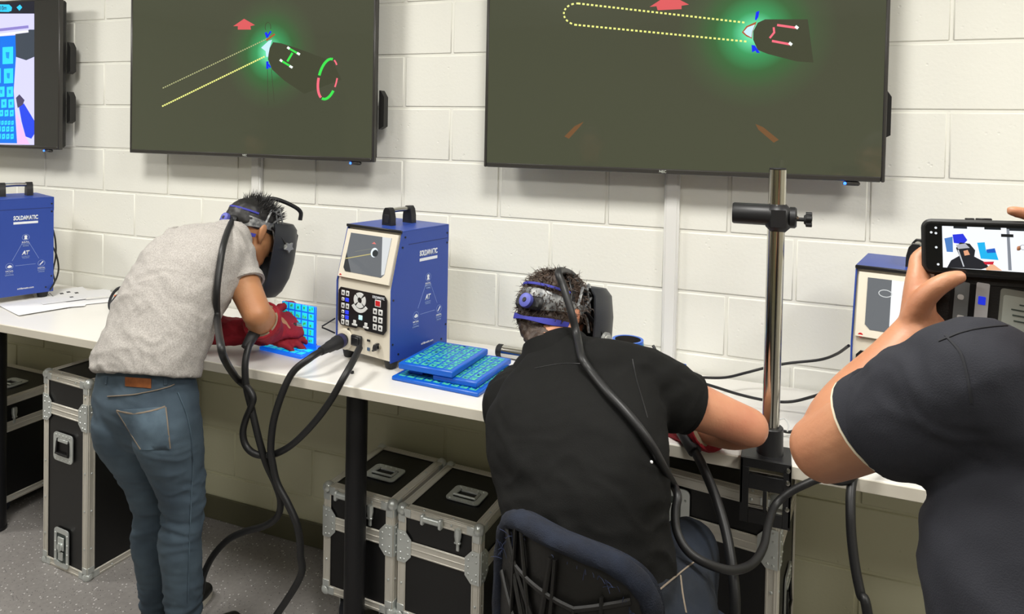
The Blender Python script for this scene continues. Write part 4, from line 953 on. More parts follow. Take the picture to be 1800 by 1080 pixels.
# ---------------------------------------------------------- welding headgear
m_shell = mat('helmet_shell', '#2a2c31', .42, spec=.4); m_band = mat('headgear_silver', '#9b9c9b', .45, .3, var=(70, '#55575a', .9)); m_bpad = mat('headgear_blue', '#3437a0', .6); m_knobw = mat('knob_silver', '#b5b6b2', .35, .6); m_drk = mat('headgear_black', '#161618', .5)
def helmet(label, M, arm_pts=None, star=False, tilt=0, dz=0):
    t = thing('welding_helmet', label, 'helmet'); t.matrix_world = M; t.rotation_mode = 'XYZ'
    # headband: ring round the skull, lower at the back, with slots along its sides
    def band(z0_, z1_, a0, a1, off, hgt, n=40, zb=-.02):
        secs = []
        for k in range(n+1):
            a = R_(a0+(a1-a0)*k/n); rx, ry = .0815+off, .1035+off
            z = .034+.5*(z0_+z1_)+zb*(1-math.sin(a))*.5
            h_ = hgt(math.degrees(a)) if callable(hgt) else hgt
            c = V((rx*math.cos(a), -.012+ry*math.sin(a), z)); nrm = V((math.cos(a)/rx, math.sin(a)/ry, 0)).normalized()
            secs.append((c, V((0, 0, h_/2)), nrm*.0022, 6))
        return G().loft(secs, 8)
    obj('headband', band(.01, .01, -180, 180, .003, lambda a: .026+.030*max(0, -math.sin(R_(a)))**2), m_band, t)
    obj('rear_pad', band(-.02, -.02, -160, -20, .005, lambda a: .009+.008*math.sin(R_(a*2))**2, zb=-.042), m_bpad, t)
    obj('rear_pad', band(.030, .030, -150, -30, .0045, .007, zb=-.002), m_bpad, t)
    for s in (-1, 1):   # open lattice on each side, rising to the crown
        g = G()
        L_ = [((s*.083, .0, .045), (s*.080, .03, .085)), ((s*.083, .03, .045), (s*.078, .0, .090)), ((s*.084, -.03, .04), (s*.077, -.02, .092)), ((s*.086, .03, .03), (s*.088, .055, .0)), ((s*.086, .01, .03), (s*.091, .035, -.01)), ((s*.080, .03, .085), (s*.066, .02, .112)), ((s*.078, .0, .09), (s*.066, .02, .112)), ((s*.086, .055, .045), (s*.080, .03, .085)), ((s*.08, .03, .085), (s*.077, -.02, .092))]
        for a, b in L_: g.tube([a, b], .0042, 6, 1, flat=.7)
        q = obj('side_lattice', g, m_band, t); q['kind'] = 'stuff'
    obj('crown_strap', G().loft([(V((.080*math.cos(a), .012, .034+.092*math.sin(a))), V((0, .016, 0)), V((math.cos(a), 0, math.sin(a)))*.0022, 6) for a in [PI*k/20 for k in range(21)]], 8), m_drk, t)
    obj('crown_strap', G().loft([(V((.077*math.cos(a), -.045, .030+.090*math.sin(a))), V((0, .011, .0)), V((math.cos(a), 0, math.sin(a)))*.0022, 6) for a in [PI*k/20 for k in range(21)]], 8), m_drk, t)
    rt = obj('ratchet_housing', G().box((0, -.121, .012), (.085, .016, .034), .007), m_drk, t)
    obj('ratchet_knob', G().lathe((0, -.128, .012), (0, -1, 0), [(0, .0001), (0, .017), (.004, .019), (.014, .018), (.016, .013), (.016, .0001)], 20), mat('knob_blue', '#5a5fb4', .45), rt)
    obj('knob_cap', G().lathe((0, -.143, .012), (0, -1, 0), [(0, .0001), (0, .007), (.003, .005), (.003, .0001)], 12), m_drk, rt)
    # face shield: curved shell with thickness
    T = Matrix.Translation((0, .042, -.028+dz)) @ Matrix.Rotation(R_(tilt), 4, 'X'); g = G(); rows = ((.098, .070, .095, .015), (.104, .088, .118, .01), (.085, .104, .136, .0), (.03, .113, .146, -.01), (-.04, .112, .148, -.008), (-.10, .102, .138, .008), (-.150, .082, .116, .032), (-.172, .066, .094, .045))
    n = 28; vs = []
    for th in (0, .005):
        for z, rx, ry, back in rows:
            for k in range(n+1):
                a = R_(-8+196*k/n); c, s = math.cos(a), math.sin(a); e = 2.7
                x = math.copysign(abs(c)**(2/e), c)*(rx-th); y = math.copysign(abs(s)**(2/e), s)*(ry-th); vs.append(T @ V((x, max(y, -.012)+back*.3, z)))
    m = len(rows); fs = []; q = lambda t_, i, k: t_*m*(n+1)+i*(n+1)+k
    for i in range(m-1):
        for k in range(n): fs += [(q(0, i, k), q(0, i, k+1), q(0, i+1, k+1), q(0, i+1, k)), (q(1, i, k), q(1, i+1, k), q(1, i+1, k+1), q(1, i, k+1))]
        for k in (0, n): fs.append((q(0, i, k), q(0, i+1, k), q(1, i+1, k), q(1, i, k)))
    for i in (0, m-1):
        for k in range(n): fs.append((q(0, i, k), q(0, i, k+1), q(1, i, k+1), q(1, i, k)))
    sh = obj('shield', g.add(vs, fs), m_shell, t, 50)
    # brow lid on top
    g = G(); z, rx, ry, back = rows[0]; top = []
    for k in range(n+1):
        a = R_(-8+196*k/n); c, s = math.cos(a), math.sin(a); e = 2.7
        top.append(T @ V((math.copysign(abs(c)**(2/e), c)*(rx-.002), max(math.copysign(abs(s)**(2/e), s)*(ry-.002), -.012)+back*.3, z)))
    g.add(top+[p+V((0, 0, -.004)) for p in top], [tuple(range(n+1)), tuple(range(n+1, 2*n+2))[::-1]]+[(k, n+1+k, n+2+k, k+1) for k in range(n)]+[(n, 2*n+1, n+1, 0)])
    obj('shield_top', g, m_shell, sh)
    obj('camera_housing', G().box(T @ V((0, .146, .045)), (.09, .02, .05), .008, T.to_3x3()), m_drk, sh)
    for s in (-1, 1):
        c = V((s*.112, .078, -.012))
        kb = obj('pivot_knob', G().lathe(c, (s, 0, 0), [(0, .0001), (0, .014), (.014, .013), (.016, .009), (.016, .0001)], 18), m_knobw, t)
        if star:
            P = [((.021 if k % 2 == 0 else .012)*math.cos(PI*k/5), (.021 if k % 2 == 0 else .012)*math.sin(PI*k/5)) for k in range(10)]
            obj('star_grip', G().prism(P, .009, basis(c+V((s*.008, 0, 0)), (0, s, 0), (0, 0, 1))), m_knobw, kb)
        else: obj('knob_rim', G().lathe(c, (s, 0, 0), [(.004, .013), (.004, .019), (.012, .0185), (.012, .013)], 18), m_knobw, kb)
        obj('side_arm', G().tube([(s*.086, .0, .035), (s*.098, .035, .018), (s*.109, .078, -.010)], .009, 8, 4, flat=.5), m_drk, t)
    if arm_pts: obj('cable_arm', G().tube(arm_pts, .008, 10, 5), m_drk, t)
    return t
# ---------------------------------------------------------- standing man bent over the bench
o1 = V((.17, -.76, 0)); RX = V((1, 0, 0))
waist, mid, chest, neck1 = oy(262, 668, -.80), oy(288, 560, -.72), oy(342, 478, -.58), oy(398, 425, -.47)
Hc1 = oy(444, 410, -.335); M1 = HM(Hc1, (.16, .89, -.42), (.12, .42, .9))
shR, elR, wrR = oy(402, 440, -.50), oy(453, 555, -.57), oy(472, 577, -.455)
shL = neck1+V((-.19, -.03, -.03)); elL = V((-.06, -.52, 1.03)); wrL = V((.27, -.40, 1.005))
hipR, hipL = oy(300, 720, -.80), oy(228, 715, -.80)
knR, knL = oy(322, 885, -.74), oy(270, 885, -.68); anR, anL = oy(322, 1070, -.70), oy(278, 1058, -.62)
g = G(); head(g, M1, neck1+V((0, -.02, -.02)))
arm(g, shR, elR, wrR, 1.16); arm(g, shL, elL, wrL)
pel = waist+V((0, 0, -.04))
g.limb([(pel, .13, .085), (mid, .125, .08), (chest, .14, .08), (neck1-V((0, .03, .02)), .09, .06)], RX, 20)
g.limb([(shL, .05, .05), (neck1-V((0, .02, .03)), .07, .06), (shR, .05, .05)], (0, 0, 1), 14)
for h, k, a in ((hipR, knR, anR), (hipL, knL, anL)): g.limb([(h.lerp(pel, .3), .06, .06), (h, .06, .065), (k, .042, .045), (k.lerp(a, .4), .045, .046), (a, .03, .032), (a-V((0, -.02, .05)), .03, .04)], RX, 16)
hand(g, wrL, (.95, .25, -.1), (0, .3, -1), (.2, 1, 0), (20, 25, 20)); hand(g, wrR, (.22, .95, -.08), (-.6, .2, -.75), (-.4, .2, .9), (45, 55, 35))
p1 = skin('person', g, sk1, None, .0065, 5, origin=o1)
prop(p1, 'person in grey polo and washed jeans bending over the bench in a welding helmet', 'person')
eyes(M1, p1, o1)
# polo shirt
g = G(); sdir = lambda t: V((1, -.05, 0))
hem = oy(254, 650, -.80)
spn = [(hem+V((0, 0, -.012)), .185, .128), (oy(262, 622, -.78), .180, .125), (oy(275, 595, -.75), .178, .125), (oy(294, 545, -.70), .182, .128), (oy(322, 492, -.63), .192, .128), (oy(352, 458, -.56), .195, .118), (oy(385, 432, -.49), .150, .088), (oy(402, 418, -.45), .09, .065)]
g.limb(spn, sdir, 28, 4, e=2.3, stop=(False, True))
cuf = shR.lerp(elR, .54)
g.limb([(shR+V((-.06, .0, .01)), .07, .075), (shR, .072, .078), (shR.lerp(elR, .3), .068, .074), (cuf, .066, .070)], (1, 0, 0), 20, 4, stop=(True, False))
cufL = shL.lerp(elL, .5); g.limb([(shL+V((.06, 0, .01)), .07, .075), (shL, .07, .075), (cufL, .066, .066)], (1, 0, 0), 18, 4, stop=(True, False))
fd = addf(fold(11, .010, (.3, .35, .9), 1, along=.3), fold(26, .004, (.5, .5, .7), 4, along=.35), spot(elR.lerp(shR, .5)-V((.08, 0, 0)), .22, fold(18, .018, (1, .2, .8), 8, along=.2)))
sh1 = onbody(skin('polo_shirt', g, m_gpolo, None, .0065, 4, fd), p1, o1)
onbody(obj('collar', G().limb([(neck1+V((0, -.03, -.022)), .088, .070), (neck1+V((.002, .0, .004)), .074, .062), (neck1.lerp(Hc1, .28)+V((0, -.012, -.006)), .068, .058)], RX, 24, 4, rnd=False), m_gpolo, None), p1, o1)
onbody(obj('cuff', G().loft([(cuf+(elR-cuf).normalized()*d, frame(elR-cuf, (1, 0, 0))[0]*r, frame(elR-cuf, (1, 0, 0))[1]*(r+.004)) for d, r in ((-.022, .0655), (-.02, .0685), (.004, .0685), (.005, .060), (-.01, .058))], 24), m_gpolo, None), p1, o1)
# jeans
g = G()
g.limb([(hem+V((0, .02, .02)), .140, .090), (hem+V((0, .008, -.012)), .160, .108), (hem+V((0, .005, -.09)), .172, .122), (hem+V((0, .01, -.15)), .165, .112)], sdir, 26, 4, e=2.2)
for h, k, a, s in ((hipR, knR, anR, 1), (hipL, knL, anL, -1)):
    g.limb([(h+V((-.02*s, .0, .03)), .085, .100), (h+V((0, -.01, -.05)), .086, .104), (h.lerp(k, .5)+V((0, -.006, 0)), .078, .088), (k, .060, .066), (k.lerp(a, .35)+V((0, -.012, 0)), .060, .067), (k.lerp(a, .75), .055, .060), (a+V((0, 0, -.02)), .053, .060)], RX, 22, 5, stop=(True, False))
fj = addf(fold(24, .0045, (.25, .1, 1), 3, along=.22), spot(knR, .17, fold(24, .018, (.35, .2, 1), 5, along=.2)), spot(knL, .17, fold(24, .018, (-.35, .2, 1), 6, along=.2)), spot(anR, .16, fold(30, .016, (.1, .1, 1), 7, along=.2)), spot(anL, .16, fold(30, .016, (.1, .1, 1), 9, along=.2)), spot(hipR+V((0, -.06, -.13)), .13, fold(22, .014, (.4, 0, 1), 11, along=.2)))
je = onbody(skin('jeans', g, m_jean, None, .0065, 3, fj), p1, o1)
# details laid on the denim by casting from the camera's side of the body
def surf(o, px, py, lift=.002):
    d = ray(px, py).normalized(); mw = Matrix.Translation(o1)
    ok, hit, nr, ix = o.ray_cast(CAM-o1, d)
    return (hit+o1+nr*lift, nr) if ok else (oy(px, py, -.85), -d)
def strip(o, pix, w_, name, m, parent, h=.0016, res=5, tr=o1):
    Q = cat([(x, y) for x, y in pix], res); P = []
    for q in Q: P.append(surf(o, q[0], q[1]))
    secs = []
    for i, (p, nr) in enumerate(P):
        t = P[min(i+1, len(P)-1)][0]-P[max(i-1, 0)][0]; s = nr.cross(t).normalized(); secs.append((p, s*w_/2, nr*h, 4))
    s = obj(name, G().loft(secs, 8), m, None); return onbody(s, parent, tr)
bpy.context.view_layer.update()
m_jean_hi = mat('denim_pale', '#3e4d5b', .85, bump=(900, .25), var=(16, '#5f7382', .6))
def patch(o, corners, name, m, parent, n=8, h=.003, tr=o1):
    (a, b, c, d) = [V((x, y, 0)) for x, y in corners]; vs = []; fs = []
    for j in range(n+1):
        for i in range(n+1):
            q = a.lerp(b, i/n).lerp(d.lerp(c, i/n), j/n); p, nr = surf(o, q.x, q.y, 0); vs += [p+nr*h, p-nr*.002]
    ix = lambda i, j, k: 2*(j*(n+1)+i)+k
    for j in range(n):
        for i in range(n): fs += [(ix(i, j, 0), ix(i+1, j, 0), ix(i+1, j+1, 0), ix(i, j+1, 0))]
    for i in range(n):
        for j in (0, n): fs.append((ix(i, j, 0), ix(i+1, j, 0), ix(i+1, j, 1), ix(i, j, 1))); fs.append((ix(j, i, 0), ix(j, i+1, 0), ix(j, i+1, 1), ix(j, i, 1)))
    s = obj(name, G().add(vs, fs), m, None, 80); return onbody(s, parent, tr)
pk = patch(je, ((206, 722), (291, 715), (299, 790), (249, 791)), 'back_pocket', m_jean_hi, je)
strip(je, ((206, 722), (235, 727), (265, 723), (290, 715)), .005, 'pocket_seam', m_stitch, pk); strip(je, ((291, 716), (295, 752), (299, 788)), .004, 'pocket_seam', m_stitch, pk); strip(je, ((206, 722), (225, 752), (248, 790)), .004, 'pocket_seam', m_stitch, pk)
strip(je, ((190, 697), (240, 693), (290, 682), (306, 676)), .003, 'yoke_seam', m_stitch, je); strip(je, ((312, 690), (330, 740), (338, 800), (336, 870), (332, 960), (330, 1060)), .003, 'side_seam', m_jean_hi, je)
strip(je, ((188, 662), (187, 676)), .008, 'belt_loop', m_jean, je); strip(je, ((290, 650), (291, 677)), .011, 'belt_loop', m_jean, je)
patch(je, ((221, 663), (266, 666), (266, 683), (221, 679)), 'leather_tag', m_tag, je, 4)
for a, yy, s in ((anR, .13, .0), (anL, .10, .1)):
    shoe(HM((a.x+.004, a.y+.04, 0), (.12-s, 1, 0), (0, 0, 1)), p1, 'shoe', o1)
# hair: short cap with upright tuft
g = G(); 
cap = [(M1 @ V((0, -.02+.1*0, .030+z)), M1.to_3x3() @ V((r*.083, 0, 0)), M1.to_3x3() @ V((0, r*.105, 0))) for z, r in ((-.02, .985), (.0, 1.01), (.03, .98), (.055, .86), (.075, .64), (.088, .38), (.093, .05))]
ha = onbody(skin('hair', G().loft(cap, 28), m_hair, None, .006, 2, lambda c, n: .003*noise.noise(c*60)), p1, o1)
tf = onbody(obj('hair_tuft', strands(M1, 420, 5, .034, .0018, lambda v: v.z > .45 and v.y > -.5, lambda v: (0, .15, .5)), m_hair, None), ha, o1); tf['kind'] = 'stuff'
# red gauntlets
g = G(); dR = (wrR-elR).normalized(); c0 = elR+dR*.055
g.limb([(c0, .063, .060), (c0.lerp(wrR, .5), .057, .054), (wrR, .050, .046), (wrR+dR*.03, .050, .040)], (0, 0, 1), 20, 4, stop=(False, True))
hand(g, wrR+dR*.01, (.22, .95, -.08), (-.6, .15, -.75), (-.4, .3, .9), ((35, 45, 30), (40, 50, 30), (48, 50, 30), (55, 50, 30)), .4, 1.28, thumb=(V((-.2, .7, .5)), V((.1, .9, .2)), V((.3, .9, -.1))))
fg = addf(fold(26, .008, (.2, .9, .3), 2, along=.25), fold(50, .003, (1, .2, .6), 5, along=.4))
gl = onbody(skin('glove', g, m_glove, None, .0055, 2, fg), p1, o1); gl['label'] = 'red suede glove on the right hand'
u, v_ = frame(dR, (0, 0, 1))
onbody(obj('cuff_trim', G().loft([(c0+dR*d, u*r, v_*r*.95) for d, r in ((-.004, .056), (-.006, .062), (.004, .066), (.008, .060))], 24, close=True), m_glove, None), gl, o1)
onbody(obj('cuff_lining', G().loft([(c0+dR*-.003, u*.058, v_*.055), (c0+dR*-.0035, u*.045, v_*.048)], 24, False), m_lining, None), gl, o1)
g = G(); dL = (wrL-elL).normalized(); cL = elL.lerp(wrL, .36)+V((0, -.01, -.0))
g.limb([(cL, .052, .085), (cL.lerp(wrL, .5), .046, .075), (wrL, .040, .052), (wrL+dL*.03, .034, .048)], (0, 0, 1), 20, 4, stop=(False, True))
hand(g, wrL, (.95, .25, -.1), (0, .3, -1), (.2, 1, 0), (20, 25, 20), .4, 1.22)
gl2 = onbody(skin('glove', g, m_glove, None, .0055, 2, fg), p1, o1); gl2['label'] = 'red suede glove resting flat on the bench'
# torch in the right glove
th = thing('welding_torch', 'black welding torch held in the red glove at the lit plate', 'torch', wrR)
tp0, tp1 = oy(447, 587, -.56)-wrR, oy(432, 612, -.60)-wrR
obj('torch_handle', G().tube([V((.035, .10, -.01)), V((.0, .03, -.03)), tp0.lerp(V((0, 0, -.03)), .4), tp0, tp1], [.010, .014, .017, .020, .016], 12, 5), m_rub, th)
obj('torch_nozzle', G().tube([V((.035, .10, -.01)), V((.05, .125, -.02)), V((.055, .14, -.04))], [.010, .010, .008], 12, 5), m_steel, th)
hm1 = helmet('black welding helmet with silver star knob on the grey-shirted man', M1, [(-.03, .0, .125), (0, .03, .148), (.03, .09, .150), (.045, .135, .14), (.045, .15, .11)], True, 15, -.018)
top = M1 @ V((.02, -.02, .124))
def over(pix, lift):
    o = []
    for x, y in pix:
        p, n = surf(sh1, x, y, 0); o.append(p - ray(x, y).normalized()*lift)
    return o
hcab = hcab[:15]+over(((394, 630), (387, 600), (382, 560), (381, 515), (386, 470), (393, 430)), .02)+[oy(404, 398, -.50)]
cable('helmet cable running down the grey-shirted back and looping to the middle console', hcab+[oy(415, 384, -.42), top], .0107, 'helmet_cable', 12, 8)
# ---------------------------------------------------------- seated man
o2 = V((1.62, -1.05, 0)); S2 = V((.966, -.259, 0)); F2 = V((.259, .966, 0)); Z3 = V((0, 0, 1))
nk2 = oy(985, 622, -.74); Hc2 = oy(974, 563, -.635); M2h = HM(Hc2, (.31, .84, -.45), (.1, .42, .9))
shR2, elR2, wrR2 = oy(1118, 672, -.80), oy(1318, 752, -.65), oy(1196, 749, -.50)
shL2 = oy(906, 716, -.71); elL2 = V((1.30, -.44, 1.03)); wrL2 = V((1.50, -.42, 1.02))
pel2 = oy(1050, 1010, -1.06)-V((0, 0, .02)); mid2 = oy(1030, 850, -1.00); ch2 = oy(1012, 735, -.89)
hR2, hL2 = pel2+S2*.10-Z3*.05, pel2-S2*.10-Z3*.05
kR2, kL2 = hR2+V((.035, .42, -.07)), hL2+V((-.02, .42, -.07))
aR2, aL2 = kR2+V((.02, -.10, -.44)), kL2+V((-.02, -.06, -.44))
g = G(); head(g, M2h, nk2+V((0, -.03, -.03)), .062)
arm(g, shR2, elR2, wrR2, 1.2); arm(g, shL2, elL2, wrL2, 1.0)
g.limb([(pel2, .14, .10), (mid2, .14, .09), (ch2, .15, .09), (nk2-V((0, .03, .04)), .09, .06)], S2, 20)
g.limb([(shL2, .055, .055), (nk2-V((0, .02, .05)), .08, .07), (shR2, .055, .055)], Z3, 14)
for h, k, a in ((hR2, kR2, aR2), (hL2, kL2, aL2)):
    g.limb([(h.lerp(pel2, .3), .06, .06), (h, .068, .068), (k, .045, .048), (k.lerp(a, .4)-F2*.01, .046, .048), (a, .03, .032), (a+F2*.02-Z3*.05, .03, .04)], S2, 16)
hand(g, wrR2, (-.75, .5, -.1), (0, .3, -1), (.3, 1, .3), (45, 55, 35)); hand(g, wrL2, (.9, .2, -.1), (0, .3, -1), (.2, 1, 0), (25, 30, 20))
p2 = skin('person', g, sk2, None, .0065, 5, origin=o2)
prop(p2, 'person in black polo and dark jeans seated at the bench in a welding helmet', 'person'); eyes(M2h, p2, o2)
g = G(); sd2 = lambda t: S2
g.limb([(pel2+V((-.012, 0, -.05)), .166, .126), (oy(1034, 985, -1.05), .167, .128), (oy(1026, 920, -1.03), .166, .130), (oy(1024, 850, -.99), .180, .132), (oy(1014, 780, -.93), .196, .130), (oy(1006, 712, -.85), .203, .115), (oy(994, 662, -.79), .160, .095), (oy(985, 630, -.75), .088, .076)], sd2, 30, 4, e=2.5, stop=(False, True))
cu2 = shR2.lerp(elR2, .455); dA = (elR2-shR2).normalized()
g.limb([(shR2-dA*.09+V((0, .0, -.01)), .08, .075), (shR2, .086, .082), (shR2.lerp(elR2, .3), .080, .080), (cu2, .068, .070)], Z3, 22, 4, stop=(True, False))
cL2 = shL2.lerp(elL2, .5); g.limb([(shL2+S2*.10, .09, .10), (shL2, .086, .088), (cL2, .070, .070)], Z3, 20, 4, stop=(True, False))
f2 = addf(fold(9, .006, (.15, .2, 1), 21, along=.35), spot(oy(1165, 930, -1.05), .2, fold(26, .010, (.3, .2, 1), 22, along=.25)), spot(oy(905, 850, -1.0), .22, fold(22, .010, (.3, 0, 1), 23, along=.2)), spot(oy(1180, 700, -.80), .18, fold(22, .007, (.8, -.3, -.5), 24, along=.25)), spot(oy(960, 885, -1.1), .2, fold(18, .010, (-.45, 0, 1), 26, along=.2)))
sh2 = onbody(skin('polo_shirt', g, m_bpolo, None, .0065, 4, f2), p2, o2)
nk2b = nk2.lerp(Hc2, .35)
onbody(obj('collar', G().limb([(nk2+V((-.010, -.035, -.045)), .104, .088), (nk2+V((-.008, -.020, -.008)), .088, .078), (nk2.lerp(Hc2, .20)+V((-.006, -.022, .008)), .080, .074)], S2, 26, 4, rnd=False), m_bpolo, None), p2, o2)
u, v_ = frame(dA, Z3)
onbody(obj('cuff', G().loft([(cu2+dA*d, u*r, v_*(r+.002)) for d, r in ((-.026, .0675), (-.024, .0712), (.003, .0708), (.004, .062), (-.01, .060))], 26), m_bpolo, None), p2, o2)
bpy.context.view_layer.update()
def surf2(o, o_, px, py, lift=0):
    d = ray(px, py).normalized(); ok, hit, nr, ix = o.ray_cast(CAM-o_, d)
    return (hit+o_-d*lift, nr) if ok else (oy(px, py, -1.0), -d)
p, nr = surf2(sh2, o2, 1145, 813); onbody(obj('lint_speck', G().ball(p, .0035, n=8, m=6), m_pap, None), p2, o2)
def strip2(o, o_, pix, w_, name, m, parent, h=.0014, lift=0):
    P = [surf2(o, o_, q[0], q[1], lift) for q in cat(pix, 5)]; secs = []
    for i, (p, nr) in enumerate(P):
        t = P[min(i+1, len(P)-1)][0]-P[max(i-1, 0)][0]; s = nr.cross(t)
        s = s.normalized() if s.length > 1e-6 else V((1, 0, 0)); secs.append((p, s*w_/2, nr*h, 4))
    return onbody(obj(name, G().loft(secs, 8), m, None), parent, o_)
strip2(sh2, o2, ((1112, 632), (1118, 665), (1128, 700), (1138, 735)), .003, 'shoulder_seam', m_blkp, sh2); strip2(sh2, o2, ((940, 648), (985, 640), (1035, 640)), .002, 'collar_seam', m_blkp, sh2)
# jeans
g = G(); g.limb([(pel2+V((0, 0, .02)), .160, .112), (pel2-Z3*.05, .180, .135), (pel2-Z3*.11+F2*.03, .178, .135)], S2, 24, 4, e=2.4)
for h, k, a in ((hR2, kR2, aR2), (hL2, kL2, aL2)):
    g.limb([(h-F2*.02, .095, .10), (h+F2*.10, .098, .095), (h.lerp(k, .6), .086, .084), (k, .070, .072), (k.lerp(a, .1)+F2*.01, .066, .066), (k.lerp(a, .4)-F2*.012, .064, .068), (a+V((0, 0, .0)), .054, .058)], S2, 22, 5, stop=(True, False))
fj2 = addf(fold(20, .005, (.6, .5, .6), 31, along=.25), spot(hR2+F2*.06, .22, fold(24, .009, (.8, .3, .5), 33, along=.22)))
je2 = onbody(skin('jeans', g, m_jean2, None, .007, 3, fj2), p2, o2)
bpy.context.view_layer.update()
strip2(je2, o2, ((1150, 1045), (1180, 1020), (1205, 1000), (1225, 985)), .003, 'pocket_seam', m_stitch, je2); strip2(je2, o2, ((1196, 1012), (1200, 1045), (1206, 1078)), .0035, 'side_seam', m_stitch, je2)
for a, k in ((aR2, .05), (aL2, -.02)): shoe(HM((a.x+F2.x*.04, a.y+F2.y*.04, a.z-.075), (F2.x+k, F2.y, -.1), (0, .1, 1)), p2, 'shoe', o2)
# hair
X3 = M2h.to_3x3()
cap = [(M2h @ V((0, y0, z)), X3 @ V((rx, 0, 0)), X3 @ V((0, ry, 0))) for z, rx, ry, y0 in ((-.03, .074, .058, -.045), (-.005, .081, .078, -.03), (.02, .0835, .095, -.018), (.05, .080, .100, -.014), (.08, .067, .088, -.014), (.105, .046, .062, -.014), (.12, .018, .026, -.014))]
nC = M2h @ V((.012, -.026, -.055)); nD = nk2+V((0, -.040, .012)); cap = [(nC.lerp(nD, t), X3 @ V((r, 0, 0)), X3 @ V((0, r*.9, 0))) for t, r in ((.85, .064), (.62, .072), (.34, .073))]+cap
ha2 = onbody(skin('hair', G().loft(cap, 30), m_hairb, None, .0055, 2, lambda c, n: .006*noise.noise(c*75)+.003*noise.noise(c*150)), p2, o2)
cu = onbody(obj('hair_locks', strands(M2h, 800, 9, .026, .0016, lambda v: v.y < .35 and v.z > -.9 and (v.z > -.1 or v.y < -.35), lambda v: (0, -.2, -.9), .35, rad=(.080, .100, .092)), m_hairb, None), ha2, o2); cu['kind'] = 'stuff'
# gloves
dR2 = (wrR2-elR2).normalized(); c2 = elR2.lerp(wrR2, .56)+V((0, 0, .008)); u, v_ = frame(dR2, Z3)
g = G(); g.limb([(c2, .066, .064), (c2.lerp(wrR2, .5), .060, .056), (wrR2, .054, .048), (wrR2+dR2*.03, .050, .040)], Z3, 20, 4, stop=(False, True))
hand(g, wrR2+dR2*.01, (-.75, .5, -.1), (0, .3, -1), (.3, 1, .3), ((35, 45, 30), (40, 50, 30), (46, 50, 30), (52, 50, 30)), .4, 1.28)
gr = onbody(skin('glove', g, m_glove, None, .0058, 2, fg), p2, o2); gr['label'] = 'red suede glove on the right hand'
onbody(obj('cuff_trim', G().loft([(c2+dR2*d, u*r, v_*r) for d, r in ((-.004, .060), (-.006, .066), (.004, .069), (.008, .062))], 24, close=True), m_glove, None), gr, o2)
onbody(obj('cuff_lining', G().loft([(c2-dR2*.003, u*.061, v_*.061), (c2-dR2*.0035, u*.05, v_*.048)], 24, False), m_lining, None), gr, o2)
g = G(); dL2 = (wrL2-elL2).normalized()
g.limb([(elL2.lerp(wrL2, .35), .055, .078), (elL2.lerp(wrL2, .7), .05, .07), (wrL2, .042, .052), (wrL2+dL2*.03, .036, .048)], Z3, 20, 4, stop=(False, True))
hand(g, wrL2, (.9, .2, -.1), (0, .3, -1), (.2, 1, 0), (25, 30, 20), .4, 1.22)
gr = onbody(skin('glove', g, m_glove, None, .006, 2, fg), p2, o2); gr['label'] = 'red suede glove on the left hand'
hm2 = helmet('black welding helmet with blue rear knob on the seated man', M2h, None, False, 16, .03)
# torch and cables
t0, t1 = oy(1205, 765, -.58), oy(1222, 795, -.62)
th2 = thing('welding_torch', 'black welding torch gripped in the red glove of the seated man', 'torch', t0)
obj('torch_handle', G().tube([oy(1185, 728, -.47)-t0, oy(1192, 745, -.53)-t0, V((0, 0, 0)), t1-t0], [.012, .017, .019, .017], 12, 5), m_rub, th2)
obj('torch_nozzle', G().tube([oy(1178, 715, -.40)-t0, oy(1185, 728, -.47)-t0], [.008, .011], 12, 3), m_steel, th2)
cable('thick torch cable hanging from the seated man glove past the bench edge', [t1, oy(1236, 822, -.655), oy(1258, 875, -.70), oy(1276, 935, -.75), oy(1287, 1000, -.80), oy(1292, 1075, -.84), oy(1280, 1200, -.86), V((1.72, -.93, .05)), V((1.62, -1.0, .014)), V((1.1, -1.2, .014))], .0115, 'torch_cable', 12, 8)
tp2 = M2h @ V((.012, -.0, .130))
pts = [M2h @ V((.02, .05, .118)), tp2, oy(982, 478, -.74)]
ov = [surf2(sh2, o2, x, y, .017)[0] for x, y in ((1042, 658), (1068, 690), (1098, 722), (1126, 756), (1150, 792), (1168, 825))]
pts += [oy(991, 506, -.775), oy(1004, 548, -.80), oy(1014, 590, -.815)]+[surf2(sh2, o2, x, y, .02)[0] for x, y in ((1022, 626), (1031, 643))]+ov
pts += [oy(1182, 850, -.90), oy(1191, 872, -.93), oy(1187, 900, -.95), oy(1190, 935, -.97), oy(1208, 968, -.985), oy(1240, 990, -.98), oy(1285, 1003, -.94), oy(1322, 992, -.86), oy(1342, 962, -.79), oy(1350, 925, -.73), oy(1362, 890, -.66), oy(1385, 868, -.64), oy(1415, 852, -.63), oy(1445, 842, -.62), oy(1490, 845, -.61), oy(1530, 800, -.60), V((2.290, -.415, TZ))+Matrix.Rotation(R_(-13), 3, 'Z') @ V((-.022, -.06, .072)), V((2.290, -.415, TZ))+Matrix.Rotation(R_(-13), 3, 'Z') @ V((-.022, -.016, .078))]
cable('helmet cable running over the black polo back and looping beneath the pole stand', pts, [.0095]*13+[.0088]*(len(pts)-13), 'helmet_cable', 12, 8)
